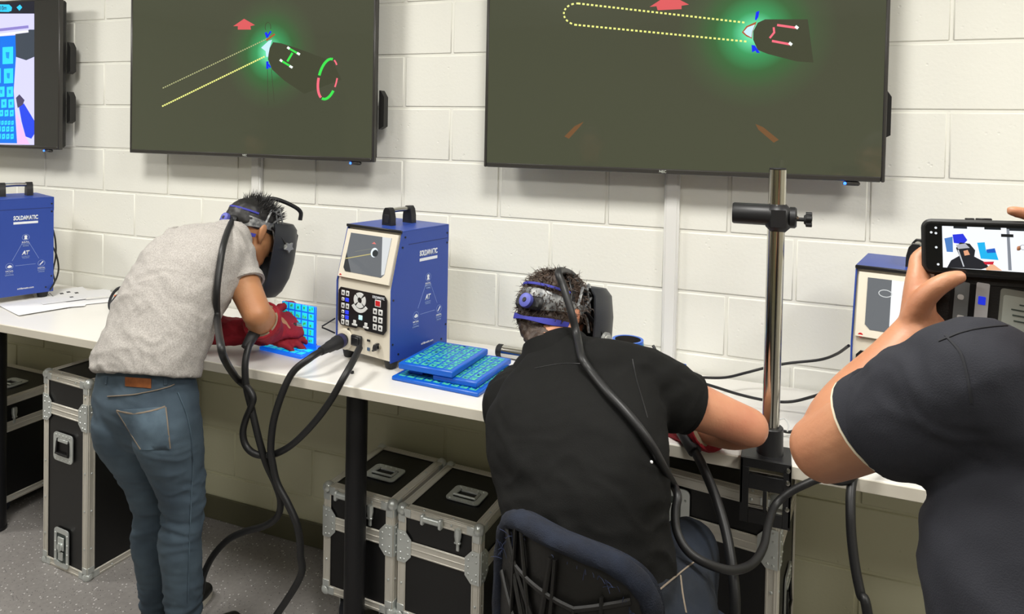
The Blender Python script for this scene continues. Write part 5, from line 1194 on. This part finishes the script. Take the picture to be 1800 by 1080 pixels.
# ---------------------------------------------------------- drafting chair
m_cfab = mat('chair_fabric', '#0f131f', .95, bump=(500, .5), var=(25, '#1a2233', .6)); m_cpl = mat('chair_shell', '#131211', .5, bump=(200, .1))
CF = V((.30, .954, 0)); CS_ = V((.954, -.30, 0)); cc = V((1.642, -1.275, 0))
ch = thing('drafting_chair', 'drafting chair with worn navy fabric wrapped on a ribbed black back shell', 'chair', cc, math.atan2(-.30, .954))
BW, z0, z1 = .166, .75, 1.053
def shell(u, v, off=0):   # u -1..1 across, v 0..1 up; local frame x right, y forward
    hw = BW*(1-.10*(1-v)-.0*v)
    x = u*hw; z = z0+(z1-z0)*v
    y = .065*u*u+.03*(v-.5)-off*.98-.09*(1-v)*0
    return V((x, y, z))
def outline(n=64, k=1.0, e=3.2):
    o = []
    for i in range(n):
        a = 2*PI*i/n; c, s = math.cos(a), math.sin(a); u = math.copysign(abs(c)**(2/e), c)*k; v = .5+.5*math.copysign(abs(s)**(2/(2.9)), s)*k
        o.append((u, v))
    return o
g = G(); vs = []; fs = []; n = 64; K = (1.0, .8, .55, .3, .02)
for off in (0, .014):
    for k in K: vs += [shell(u, v, off) for u, v in outline(n, k)]
m = len(K)
for L_ in (0, 1):
    for i in range(m-1):
        for k in range(n): fs.append(tuple(L_*m*n+q for q in (i*n+k, i*n+(k+1) % n, (i+1)*n+(k+1) % n, (i+1)*n+k)))
    fs.append(tuple(L_*m*n+(m-1)*n+k for k in range(n)))
for k in range(n): fs.append((k, (k+1) % n, m*n+(k+1) % n, m*n+k))
obj('back_shell', g.add(vs, fs), m_cpl, ch)
P = [shell(u, v, .016) for u, v in outline(72, .985)]
rim = [(shell(u, v, .004), i) for i, (u, v) in enumerate(outline(72, .985))]
g = G(); secs = []
for i, (c, _) in enumerate(rim):
    t = rim[(i+1) % 72][0]-rim[i-1][0]; u, v_ = frame(t, (0, 1, 0)); secs.append((c, u*.022, v_*(.016+.002*math.sin(i*1.7))))
obj('fabric_rim', g.loft(secs, 12, False, True), m_cfab, ch)
vs = []; fs = []
for off in (-.030, -.002):
    for k in K: vs += [shell(u, v, off-.02*(1-k)) for u, v in outline(n, k)]
for L_ in (0, 1):
    for i in range(m-1):
        for k in range(n): fs.append(tuple(L_*m*n+q for q in (i*n+k, i*n+(k+1) % n, (i+1)*n+(k+1) % n, (i+1)*n+k)))
    fs.append(tuple(L_*m*n+(m-1)*n+k for k in range(n)))
for k in range(n): fs.append((k, (k+1) % n, m*n+(k+1) % n, m*n+k))
obj('back_cushion', G().add(vs, fs), m_cfab, ch)
def rib(a, b, name='rib'):
    pts = [shell(a[0]+(b[0]-a[0])*t, a[1]+(b[1]-a[1])*t, .020) for t in [i/6 for i in range(7)]]
    obj(name, G().tube(pts, .0035, 6, 2, flat=1.6), m_cpl, ch)
hub = (-.12, .30)
for q in ((-.85, .60), (-.9, .25), (-.80, .92), (-.45, .95), (.0, .92), (.85, .62), (.9, .25), (.5, .05), (-.4, .02), (-.9, .02)): rib(hub, q)
for a, b in (((-.55, .74), (.30, .70)), ((.30, .70), (.30, .05)), ((-.55, .95), (-.55, .05)), ((.05, .92), (.05, .05)), ((.30, .70), (.80, .80)), ((-.1, .5), (.7, .45)), ((-.8, .9), (.6, .1)), ((.55, .8), (.62, .1))): rib(a, b)
hp_ = shell(*hub, .02); obj('hub_boss', G().cyl(hp_, hp_-V((0, .022, 0)), .016, n=16, bev=.002), m_cpl, ch)
obj('height_bracket', G().box(shell(-.08, .08, .03), (.05, .022, .14), .004).box((-.016, -.03, .66), (.05, .012, .30), .003), m_blk, ch)
fr = G(); rnd = random.Random(2)
for i in range(46):
    q = rnd.uniform(0, 1); u, v = outline(72, .87)[rnd.choice(list(range(2, 34)))]
    p = shell(u, v, .02); d = V((rnd.gauss(0, .012), -.004, rnd.gauss(-.004, .012))); fr.tube([p, p+d*.6+V((0, 0, .002)), p+d], .0006, 3, 2)
q = obj('frayed_threads', fr, mat('frayed_thread', '#2a3350', .9), ch); q['kind'] = 'stuff'
g = G().loft([((0, .235, .695), V((.20, 0, 0)), V((0, .20, 0)), 3.4), ((0, .235, .685), V((.225, 0, 0)), V((0, .225, 0)), 3.4), ((0, .235, .725), V((.232, 0, 0)), V((0, .232, 0)), 3.4), ((0, .235, .750), V((.222, 0, 0)), V((0, .222, 0)), 3.4), ((0, .235, .757), V((.17, 0, 0)), V((0, .17, 0)), 3.4)], 40)
obj('seat', g, m_cfab, ch); obj('seat_pan', G().box((0, .235, .668), (.36, .36, .03), .01).box((0, .12, .655), (.05, .30, .012), .003).box((-.016, -.02, .655), (.05, .06, .012), .003), m_cpl, ch)
obj('gas_column', G().cyl((0, .235, .10), (0, .235, .42), .028, n=20).cyl((0, .235, .42), (0, .235, .655), .016, n=20), m_blk, ch)
rg = [(.23*math.cos(a), .235+.23*math.sin(a), .27) for a in [i*2*PI/24 for i in range(25)]]
fo = obj('foot_ring', G().tube(rg, .010, 10, 2), m_steel, ch)
for k in range(3): a = 2*PI*k/3; obj('ring_spoke', G().tube([(.03*math.cos(a), .235+.03*math.sin(a), .27), (.23*math.cos(a), .235+.23*math.sin(a), .27)], .007, 8, 1), m_steel, fo)
for k in range(5):
    a = 2*PI*k/5+.5; c, s = math.cos(a), math.sin(a)
    l = obj('base_leg', G().tube([(.02*c, .235+.02*s, .115), (.16*c, .235+.16*s, .095), (.29*c, .235+.29*s, .075)], [.024, .02, .016], 10, 3), m_cpl, ch)
    obj('castor_wheel', G().cyl((.29*c-.018*s, .235+.29*s+.018*c, .026), (.29*c+.018*s, .235+.29*s-.018*c, .026), .026, n=18, bev=.004).cyl((.29*c, .235+.29*s, .03), (.29*c, .235+.29*s, .08), .007, n=8), m_rub, l)
# ---------------------------------------------------------- man filming with a phone
o3 = V((2.40, -1.45, 0)); S3 = V((.985, -.17, 0)); F3 = V((.17, .985, 0))
shL3 = oy(1700, 668, -1.40); elL3 = oy(1452, 790, -1.29); wrL3 = oy(1612, 588, -1.205)
ctr = shL3+S3*.152+V((0, 0, -.068)); nk3 = ctr+V((.03, .01, .11)); Hc3 = nk3+V((.01, .07, .16)); M3h = HM(Hc3, (-.25, .95, -.18), (0, .15, .98))
shR3 = ctr+S3*.215+V((0, 0, .045)); 
ph_c = oy(1738, 438, -1.195)      # middle of the phone
elR3 = shR3+V((.10, .13, -.24)); wrR3 = ph_c+V((.145, -.055, -.06))
wst = ctr+V((.02, -.05, -.40)); hpR, hpL = wst+S3*.09+V((0, 0, -.12)), wst-S3*.09+V((0, 0, -.12))
kn3 = [h+V((0, .02, -.41)) for h in (hpR, hpL)]; an3 = [V((k.x, k.y-.03, .09)) for k in kn3]
hd = (ray(1640, 470)*1.03+CAM-wrL3)
phd = (oy(1800, 445, -1.215)-oy(1640, 437, -1.185)).normalized()   # along the phone, to the right
phn = V((0, -1, 0)); phn = (phn-phd*phn.dot(phd)).normalized(); phn = (phn+V((0, 0, .12))).normalized(); phn = (phn-phd*phn.dot(phd)).normalized(); phu = phd.cross(phn)*-1
if phu.z < 0: phu = -phu
PW, PH, PT = .168, .083, .015
PHM = Matrix.Translation(ph_c) @ Matrix((phd, phu, phn)).transposed().to_4x4()    # x right, y up, z towards the viewer
P = lambda x, y, z=0: PHM @ V((x, y, z))
g = G(); head(g, M3h, nk3+V((0, -.02, -.02)), .06)
arm(g, shR3, elR3, wrR3, 1.12, end=.031)
g.limb([(shL3, .056, .056), (shL3.lerp(elL3, .4), .054, .056), (shL3.lerp(elL3, .8), .050, .055), (elL3+V((-.004, .0, .0)), .047, .050)], (0, 0, 1), 20)
g.limb([(elL3, .044, .047), (elL3.lerp(wrL3, .2), .052, .054), (elL3.lerp(wrL3, .45), .049, .050), (elL3.lerp(wrL3, .75), .038, .040), (wrL3, .033, .030), (wrL3+(wrL3-elL3).normalized()*.02, .032, .026)], S3, 20)
g.limb([(wst, .13, .09), (wst.lerp(ctr, .5), .13, .09), (ctr-V((0, 0, .10)), .13, .075), (nk3-V((0, .02, .06)), .05, .05)], S3, 20)
g.limb([(shL3, .050, .050), (ctr-V((0, 0, .03)), .05, .05), (shR3, .050, .050)], Z3, 14)
for h, k, a in zip((hpR, hpL), kn3, an3): g.limb([(h+V((0, 0, .08)), .075, .075), (h, .075, .08), (k, .05, .052), (k.lerp(a, .4), .05, .052), (a, .032, .035), (a+V((0, .03, -.05)), .03, .035)], S3, 16)
# left hand under the phone: fingers curl behind it, thumb lies along the lower left of its front
hL_ = wrL3; kd = P(-.090, -.022, -.060)-hL_
hand(g, hL_, kd, phd, phn, ((50, 60, 30), (48, 60, 30), (46, 60, 30), (44, 58, 30)), .2, 1.18,
     thumb=False, flen=(.066, .074, .070, .056))
g.limb([(oy(1606, 560, -1.212), .020, .018), (oy(1622, 528, -1.222), .0175, .0165), (oy(1646, 505, -1.226), .0145, .0145), (oy(1670, 492, -1.223), .0128, .0125), (oy(1688, 487, -1.219), .0098, .0095)], phn, 16, 5)
# right hand at the far end: index above the top edge, thumb on the red button
kd = P(.112, -.006, -.020)-wrR3
hand(g, wrR3, kd, -phd+phn*.2, phu, ((45, 60, 30), (45, 60, 30), (48, 60, 30), (55, 60, 30)), .3, 1.1, thumb=False, skip=(0,))
g.limb([(P(.135, -.005, -.012), .0125, .0125), (P(.105, .022, -.010), .0110, .0110), (P(.076, .041, -.006), .0102, .0102), (P(.048, .051, -.002), .0092, .0095), (P(.028, .056, .002), .0078, .008)], phn, 14, 4)
g.limb([(P(.135, -.05, .0), .018, .018), (P(.110, -.026, .024), .0135, .0135), (P(.078, -.008, .026), .0118, .0115), (P(.056, .003, .0205), .0095, .0085)], phn, 14, 4)
p3 = skin('person', g, sk3, None, .0042, 4, origin=o3)
prop(p3, 'person in dark charcoal polo at the right edge holding up a phone', 'person'); eyes(M3h, p3, o3)
# polo
g = G(); sd3 = lambda t: S3
g.limb([(wst+V((0, 0, -.14)), .185, .135), (wst+V((0, 0, -.06)), .190, .145), (wst+V((0, .005, .08)), .188, .142), (ctr+V((.01, -.03, -.20)), .198, .138), (ctr+V((.005, -.01, -.12)), .203, .128), (ctr+V((.01, -.005, -.07)), .180, .108), (ctr+V((.03, 0, -.02)), .105, .085), (nk3+V((0, -.01, -.015)), .078, .072)], sd3, 30, 4, e=2.5, stop=(False, True))
g.limb([(shL3, .076, .074), (ctr+V((-.02, 0, .004)), .076, .080), (shR3, .076, .074)], F3, 22, 5)
dB = (elL3-shL3).normalized(); cu3 = shL3.lerp(elL3, .60)
g.limb([(shL3-dB*.025+V((0, 0, -.012)), .08, .074), (shL3-V((0, 0, .006)), .084, .076), (shL3.lerp(elL3, .3)-V((0, 0, .016)), .080, .082), (cu3, .067, .067)], F3, 24, 4, stop=(True, False))
dC = (elR3-shR3).normalized(); g.limb([(shR3-dC*.10+V((0, 0, .02)), .085, .085), (shR3, .088, .09), (shR3.lerp(elR3, .6), .078, .08)], F3, 22, 4, stop=(True, False))
f3 = addf(fold(8, .006, (.3, .2, 1), 41, along=.3), spot(shL3.lerp(elL3, .2), .2, fold(17, .009, (.45, .2, .9), 43, along=.22)), spot(ctr+V((-.12, -.1, -.22)), .25, fold(11, .010, (.8, 0, .6), 44, along=.22)))
sh3 = onbody(skin('polo_shirt', g, m_npolo, None, .0062, 4, f3), p3, o3)
onbody(obj('collar', G().limb([(nk3+V((0, -.012, -.03)), .090, .082), (nk3+V((0, -.008, -.006)), .076, .070), (nk3+V((0, 0, .022)), .072, .066)], S3, 26, 4, rnd=False), m_npolo, None), p3, o3)
m_seam3 = mat('seam_charcoal', '#1b1c22', .8)
u, v_ = frame(dB, F3)
ctrim = lambda d0, d1, k, name, m: onbody(obj(name, G().loft([(cu3+dB*d, u*(r*k), v_*((r)*k)) for d, r in ((d0, .0655), (d0+.002, .0688), (d1-.001, .0688), (d1, .061), (d0+.01, .059))], 28), m, None), p3, o3)
ctrim(-.028, .004, 1.0, 'cuff', m_npolo); ctrim(.002, .008, .995, 'cuff_piping', mat('cuff_piping', '#d9d0b8', .8))
bpy.context.view_layer.update()
strip2(sh3, o3, ((1662, 590), (1688, 620), (1700, 660), (1708, 710)), .003, 'shoulder_seam', m_seam3, sh3); strip2(sh3, o3, ((1650, 600), (1700, 582), (1750, 574), (1798, 572)), .0025, 'yoke_seam', m_seam3, sh3)
# trousers, shoes, hair
g = G(); g.limb([(wst+V((0, 0, -.06)), .160, .11), (wst+V((0, 0, -.14)), .172, .125), (wst+V((0, 0, -.22)), .172, .122)], S3, 24, 4)
for h, k, a in zip((hpR, hpL), kn3, an3): g.limb([(h, .09, .10), (h.lerp(k, .5), .084, .09), (k, .068, .072), (a+V((0, 0, .02)), .058, .064)], S3, 20, 4, stop=(True, False))
onbody(skin('trousers', g, mat('trousers_dark', '#24262c', .85, bump=(700, .2)), None, .008, 3, fold(16, .005, (.2, 0, 1), 47)), p3, o3)
for a in an3: shoe(HM((a.x, a.y+.03, 0), (.1, 1, 0), (0, 0, 1)), p3, 'shoe', o3)
X3 = M3h.to_3x3()
cap3 = [(M3h @ V((0, y0, z)), X3 @ V((rx, 0, 0)), X3 @ V((0, ry, 0))) for z, rx, ry, y0 in ((-.05, .060, .036, -.066), (-.03, .073, .055, -.05), (-.005, .079, .075, -.035), (.02, .081, .092, -.02), (.05, .079, .098, -.016), (.08, .067, .088, -.014), (.105, .046, .062, -.014), (.12, .018, .026, -.014))]
onbody(skin('hair', G().loft(cap3, 30), mat('hair_grey', '#5d5852', .6, bump=(160, .6)), None, .006, 2, lambda c, n: .004*noise.noise(c*90)), p3, o3)
# ---------------------------------------------------------- phone in its wallet case
m_ph = mat('phone_case', '#141414', .45); m_wal = mat('wallet_leather', '#22211f', .6, bump=(500, .2)); m_clear = mat('id_window', '#9c9f96', .25)
ph = thing('phone', 'smartphone in a black wallet case showing the camera picture of the bench', 'phone'); ph.matrix_world = PHM
def rrect(w_, h_, r, n=6, cx=0, cy_=0):
    o = []
    for sx, sy, a0 in ((1, 1, 0), (-1, 1, 90), (-1, -1, 180), (1, -1, 270)):
        for k in range(n+1): a = R_(a0+90*k/n); o.append((cx+sx*(w_/2-r)+r*math.cos(a), cy_+sy*(h_/2-r)+r*math.sin(a)))
    return o
rr_ = rrect(1, 1, .12)
def slab(w_, h_, t, r, b, z=0):
    secs = [(rrect(w_-2*b, h_-2*b, max(r-b, .002)), z-t/2), (rrect(w_, h_, r), z-t/2+b), (rrect(w_, h_, r), z+t/2-b), (rrect(w_-2*b, h_-2*b, max(r-b, .002)), z+t/2)]
    n = len(secs[0][0]); g = G(); vs = [V((x, y, q)) for S, q in secs for x, y in S]; fs = [tuple(range(n))[::-1], tuple(range(3*n, 4*n))]
    for i in range(3):
        for k in range(n): fs.append((i*n+k, i*n+(k+1) % n, (i+1)*n+(k+1) % n, (i+1)*n+k))
    return g.add(vs, fs)
obj('case', slab(PW, PH, PT, .014, .004), m_ph, ph)
fr_ = obj('screen_lip', slab(PW-.006, PH-.006, .003, .011, .001, PT/2), m_ph, ph)
m_sc = mat('phone_screen', '#000000', .1, emit=('#0d0d0f', 1)); zq = PT/2+.0016
scn = obj('phone_screen', slab(PW-.012, PH-.012, .0012, .008, .0004, zq), m_sc, ph)
def pic(name, polys, c, lv, s=1):
    for P_ in polys:
        ar = sum(P_[i][0]*P_[(i+1) % len(P_)][1]-P_[(i+1) % len(P_)][0]*P_[i][1] for i in range(len(P_)))
        obj(name, G().prism(P_ if ar > 0 else P_[::-1], .0002, Matrix.Translation((0, 0, zq+.0006+.00022*lv))), em('ph_'+c.strip('#'), c, s), scn)
sx0, sx1, sy0, sy1 = -.056, .074, -.030, .031
qx = lambda f: sx0+(sx1-sx0)*f; qy = lambda f: sy1-(sy1-sy0)*f
Q = lambda *pts: [(qx(a), qy(b)) for a, b in pts]
pic('picture_wall', [Q((0, 0), (1, 0), (1, 1), (0, 1))], '#e6e9ee', 0)
pic('picture_screen', [Q((.11, 0), (.24, 0), (.24, .05), (.11, .05)), Q((.40, 0), (.55, 0), (.55, .05), (.40, .05)), Q((.6, 0), (.84, 0), (.84, .06), (.6, .06))], '#23262a', 1)
pic('picture_console', [Q((.02, .30), (.10, .25), (.10, .62), (.04, .62))], '#4a78b8', 1); pic('picture_console', [Q((.10, .2), (.2, .17), (.24, .32), (.2, .42), (.11, .40))], '#2a35d0', 2)
pic('picture_coupon', [Q((.33, .37), (.40, .35), (.41, .55), (.50, .58), (.52, .75), (.36, .74))], '#22a9e0', 1); pic('picture_coupon', [Q((.41, .52), (.49, .48), (.5, .58), (.42, .6))], '#1f58b8', 2)
pic('picture_man', [Q((.04, 1), (.08, .82), (.16, .70), (.13, .52), (.17, .38), (.26, .40), (.31, .55), (.30, .70), (.40, .82), (.43, .93), (.36, .99))], '#23242a', 3)
pic('picture_head', [Q((.20, .58), (.24, .55), (.26, .66), (.21, .69))], '#d79a78', 4); pic('picture_band', [Q((.13, .44), (.22, .40), (.26, .50), (.15, .54))], '#a9aab2', 4); pic('picture_band', [quadline((qx(.15), qy(.56)), (qx(.2), qy(.95)), .0016)], '#b9bcc2', 5)
pic('picture_arm', [Q((.40, .97), (.46, .83), (.55, .99), (.41, 1))], '#e0aa86', 4); pic('picture_glove', [Q((.38, .81), (.48, .79), (.47, .86), (.40, .87))], '#c02338', 5)
pic('picture_pole', [Q((.60, .02), (.625, .02), (.635, .97), (.605, .97))], '#7d828a', 3); pic('picture_holder', [Q((.55, .14), (.66, .14), (.66, .21), (.55, .21))], '#1f2022', 4)
pic('picture_machine', [Q((.80, .36), (.97, .34), (.97, .62), (.80, .60))], '#343338', 2); pic('picture_machine', [Q((.79, .33), (.98, .29), (.98, .34), (.79, .37))], '#3c49c8', 3); pic('picture_phone', [Q((.83, .42), (.87, .42), (.87, .58), (.83, .58))], '#e2c26a', 4)
pic('picture_items', [Q((.78, .66), (.86, .64), (.86, .76), (.79, .77)), Q((.88, .68), (.96, .68), (.95, .86), (.90, .80))], '#5b5870', 2)
pic('picture_bench', [Q((.74, 1), (.76, .93), (.80, .93), (.80, 1))], '#2a2b2e', 2); pic('record_button', [[(qx(.905)+.0055*math.cos(a), qy(.47)+.0055*math.sin(a)) for a in [i*PI/7 for i in range(14)]]], '#f0344a', 6, 1.1)
pic('zoom_ring', arc(qx(.74), qy(.43), .0032, .0034, 0, 360, .0006, 0, 12), '#6b6e73', 6)
pic('zoom_ring', arc(qx(.90), qy(.12), .0034, .0036, 0, 360, .0006, 0, 12), '#8b8e93', 6)
for (x, y) in ((-.064, .028), (-.064, .020), (-.070, .021), (-.064, -.001), (-.062, -.026)): pic('menu_icon', [[(x+.0018*math.cos(a), y+.0018*math.sin(a)) for a in [i*PI/4 for i in range(8)]]], '#d9dcde', 1)
g = G().box((-.022, PH/2+.001, 0), (.012, .003, .006), .001).box((-.005, PH/2+.001, 0), (.020, .0035, .006), .001); q = obj('side_button', g, m_ph, ph); q['kind'] = 'stuff'
# open wallet flap hanging below the phone
fl = obj('wallet_flap', G(), None, ph) if False else None
FM = Matrix.Translation((.004, -PH/2-.001, -.010)) @ Matrix.Rotation(R_(8), 4, 'X') @ Matrix.Translation((.008, -.047, 0)) @ Matrix.Rotation(R_(-6), 4, 'Z')
def fobj(name, g, m, par): o = obj(name, g, m, par); o.data.transform(FM); return o
fl = fobj('wallet_flap', slab(PW, .092, .006, .016, .002), m_wal, ph)
hg = obj('hinge_strip', G().box((0, -PH/2-.004, -.009), (PW-.03, .016, .004), .0015), m_wal, ph)
fobj('card_slot', G().prism(rrect(.030, .078, .003, 3, -.048, 0), .0012, Matrix.Translation((0, 0, .003))), m_ph, fl)
c1 = fobj('card', G().prism(rrect(.018, .070, .002, 3, -.049, .0), .0008, Matrix.Translation((0, 0, .0042))), mat('card_grey', '#7c8081', .4), fl)
c2 = fobj('card', G().prism(rrect(.016, .076, .002, 3, -.024, .0), .001, Matrix.Translation((0, 0, .0035))), mat('card_white', '#d9dadc', .4), fl)
fobj('card_print', G().prism(rrect(.009, .012, .001, 2, -.024, .012), .0004, Matrix.Translation((0, 0, .0046))), m_bbtn, c2)
fobj('card_print', G().prism(rrect(.008, .008, .003, 3, -.05, .012), .0004, Matrix.Translation((0, 0, .0051))), m_wbtn, c1); fobj('card_print', G().prism(rrect(.009, .010, .002, 3, -.048, -.02), .0004, Matrix.Translation((0, 0, .0051))), m_wbtn, c1)
wn = fobj('id_window', G().prism(rrect(.078, .070, .004, 3, .036, -.0), .0012, Matrix.Translation((0, 0, .003))), m_clear, fl)
idc = fobj('id_card', G().prism(rrect(.070, .056, .003, 3, .036, -.002), .0006, Matrix.Translation((0, 0, .0043))), mat('id_card', '#c9d0c6', .35), wn)
g = G()
for k, (w_, x) in enumerate(((.040, .04), (.05, .036), (.034, .03), (.046, .038), (.02, .055))): g.box((x, .015-.008*k, .0052), (w_, .0018, .0005))
q = fobj('id_print', g, mat('id_ink', '#4e5a52', .6), idc); q['kind'] = 'stuff'
# ---------------------------------------------------------- remaining cables on and under the bench
cable('thick black cable hanging in front of the bench beside the dark polo', [V((2.290, -.415, TZ))+Matrix.Rotation(R_(-13), 3, 'Z') @ V((-.082, -.018, .072)), oy(1512, 805, -.50), oy(1502, 832, -.57), oy(1496, 860, -.61), oy(1495, 900, -.64), oy(1497, 945, -.66), oy(1503, 995, -.68), oy(1513, 1045, -.70), oy(1528, 1100, -.72), V((2.24, -.75, .25)), V((2.30, -.80, .05)), V((2.5, -.95, .014)), V((3.0, -1.1, .013))], .0105, 'hanging_cable', 12, 8)
cable('thin black cable running along the bench back to the right console, upper one', [oy(1205, 661, -.30), oy(1235, 664, -.24), oy(1275, 664, -.17), oy(1310, 656, -.12), oy(1345, 647, -.10), oy(1385, 639, -.09), oy(1440, 633, -.10), oy(1470, 623, -.14), oy(1492, 608, -.22)], .0042, 'thin_cable')
cable('thin black cable sagging below the upper one behind the pole', [oy(1215, 668, -.36), oy(1255, 680, -.32), oy(1300, 694, -.28), oy(1345, 704, -.25), oy(1385, 707, -.24), oy(1420, 700, -.25), oy(1460, 686, -.28), oy(1490, 665, -.30)], .0042, 'thin_cable')
cable('short black lead on the bench right of the pole stand', [oy(1372, 757, -.42), oy(1388, 760, -.42), oy(1402, 755, -.41), oy(1425, 747, -.38)], .004, 'lead')
cable('thin white wire looped on the bench behind the pole', [oy(1370, 738, -.44), oy(1380, 737, -.42), oy(1386, 748, -.44), oy(1384, 759, -.46)], .0018, 'white_wire', m=m_wbtn)
st = oy(1326, 722, -.45); o = obj('stylus', G().tube([V((0, 0, 0)), oy(1331, 711, -.44)-st+V((0, .01, .012))], [.0035, .0045], 8, 1), m_blkp, origin=st); prop(o, 'short black stylus sticking up behind the bare elbow', 'stylus')
b0_ = oy(1165, 640, -.345); e0 = oy(1148, 608, -.31)
tt = thing('torch_tip', 'slim black rod leaning up from the blue plate behind the seated man', 'rod', b0_)
obj('rod', G().tube([V((0, 0, 0)), (e0-b0_)*.4, (e0-b0_)*.45, e0-b0_], [.005, .007, .004, .0045], 10, 1), m_blkp, tt); obj('tip', G().tube([(b0_-e0)*.2, V((0, 0, 0))], [.002, .004], 8, 1), m_steel, tt)
for i, (a, b, c) in enumerate((((566, 574), (576, 568), (589, 560)), ((566, 576), (576, 580), (589, 586)))):
    cable('thin black lead behind the lit plate, %s of two' % ('upper' if i == 0 else 'lower'), [oy(*a, -.27), oy(*b, -.25), oy(*c, -.24)], .0028, 'lead', 8, 5)
for i, pp in enumerate((((89, 390), (97, 420), (98, 450), (93, 478), (96, 495), (88, 510)), ((89, 428), (98, 445), (103, 470), (99, 490), (88, 508)))):
    cable('black power lead bowed out behind the left console, %s one' % ('longer' if i == 0 else 'shorter'), [oy(x, y, -.19+.05*math.sin(k*.8)) for k, (x, y) in enumerate(pp)], .0036, 'power_lead', 8, 6)
# ---------------------------------------------------------- two onlookers behind the camera, seen only as reflections in the televisions
def onlooker(x, y, hgt, face, label, top_m, hair_m, skin_m, long_hair=False, glasses=False):
    k = hgt/1.78; f = V(face).normalized(); s = f.cross(Z3); o = V((x, y, 0)); b = lambda a, c, z: o+s*a*k+f*c*k+V((0, 0, z*k))
    M = HM(b(0, .03, 1.66), f, Z3); g = G(); head(g, M, b(0, -.01, 1.47), .055)
    g.limb([(b(0, 0, .95), .15, .10), (b(0, 0, 1.2), .14, .10), (b(0, 0, 1.38), .15, .09), (b(0, 0, 1.46), .07, .06)], s, 18)
    for q in (-1, 1):
        arm(g, b(.19*q, 0, 1.40), b(.25*q, .02, 1.12), b(.14*q, .2, 1.22), k, f); hand(g, b(.14*q, .2, 1.22), -s*q*.6+f*.5+Z3*.3, f*-1+Z3*.2, Z3, (30, 40, 25), k=k)
        g.limb([(b(.09*q, 0, .92), .08, .085), (b(.095*q, 0, .5), .055, .058), (b(.10*q, -.01, .3), .052, .056), (b(.10*q, 0, .09), .035, .038), (b(.10*q, .05, .05), .03, .03)], s, 14)
    p = skin('person', g, skin_m, None, .008, 4, origin=o); prop(p, label, 'person'); eyes(M, p, o)
    g = G().limb([(b(0, 0, .90), .175, .125), (b(0, 0, 1.15), .165, .12), (b(0, 0, 1.33), .185, .12), (b(0, 0, 1.43), .13, .09), (b(0, -.01, 1.49), .07, .066)], s, 24, e=2.4)
    for q in (-1, 1): g.limb([(b(.12*q, 0, 1.40), .07, .07), (b(.19*q, 0, 1.40), .072, .072), (b(.235*q, .015, 1.19), .062, .064)], f, 18)
    onbody(skin('shirt', g, top_m, None, .009, 4, fold(12, .006, (.2, .2, 1), 61)), p, o)
    g = G().limb([(b(0, 0, .98), .16, .11), (b(0, 0, .86), .17, .12)], s, 20)
    for q in (-1, 1): g.limb([(b(.09*q, 0, .88), .09, .10), (b(.095*q, 0, .5), .07, .075), (b(.10*q, 0, .10), .058, .064)], s, 16)
    onbody(skin('trousers', g, m_jean2, None, .01, 3), p, o)
    for q in (-1, 1): shoe(HM(b(.10*q, .03, 0), f, Z3), p, 'shoe', o)
    X3 = M.to_3x3(); rows = [(-.02, .080, .060, -.045), (.02, .083, .094, -.02), (.05, .081, .102, -.016), (.08, .068, .09, -.014), (.105, .046, .062, -.014), (.12, .018, .026, -.014)]
    if long_hair: rows = [(-.16, .085, .045, -.05), (-.10, .092, .055, -.05), (-.05, .090, .06, -.048)]+rows
    onbody(skin('hair', G().loft([(M @ V((0, y0, z)), X3 @ V((rx, 0, 0)), X3 @ V((0, ry, 0))) for z, rx, ry, y0 in rows], 26), hair_m, None, .007, 2, lambda c, n: .003*noise.noise(c*90)), p, o)
    if glasses:
        g = G()
        for q in (-1, 1): g.tube([M @ V((q*.033+.024*math.cos(a), .106, .010+.019*math.sin(a))) for a in [i*PI/8 for i in range(17)]], .002, 6, 1)
        for q in (-1, 1): g.tube([M @ V((q*.057, .104, .014)), M @ V((q*.080, .03, .014)), M @ V((q*.080, -.02, .008))], .002, 6, 3)
        g.tube([M @ V((-.009, .108, .012)), M @ V((.009, .108, .012))], .002, 6, 1); e = onbody(obj('glasses', g, m_blkp, None), p, o)
    return p
onlooker(.74, -2.62, 1.80, (.15, 1, 0), 'onlooker with glasses and cropped hair reflected low in the right television screen', m_npolo, mat('hair_cropped', '#4a423b', .7), sk3, glasses=True)
onlooker(-2.15, -2.55, 1.72, (.35, 1, 0), 'dark haired onlooker reflected low in the middle television screen', m_bpolo, m_hair, sk1, True)
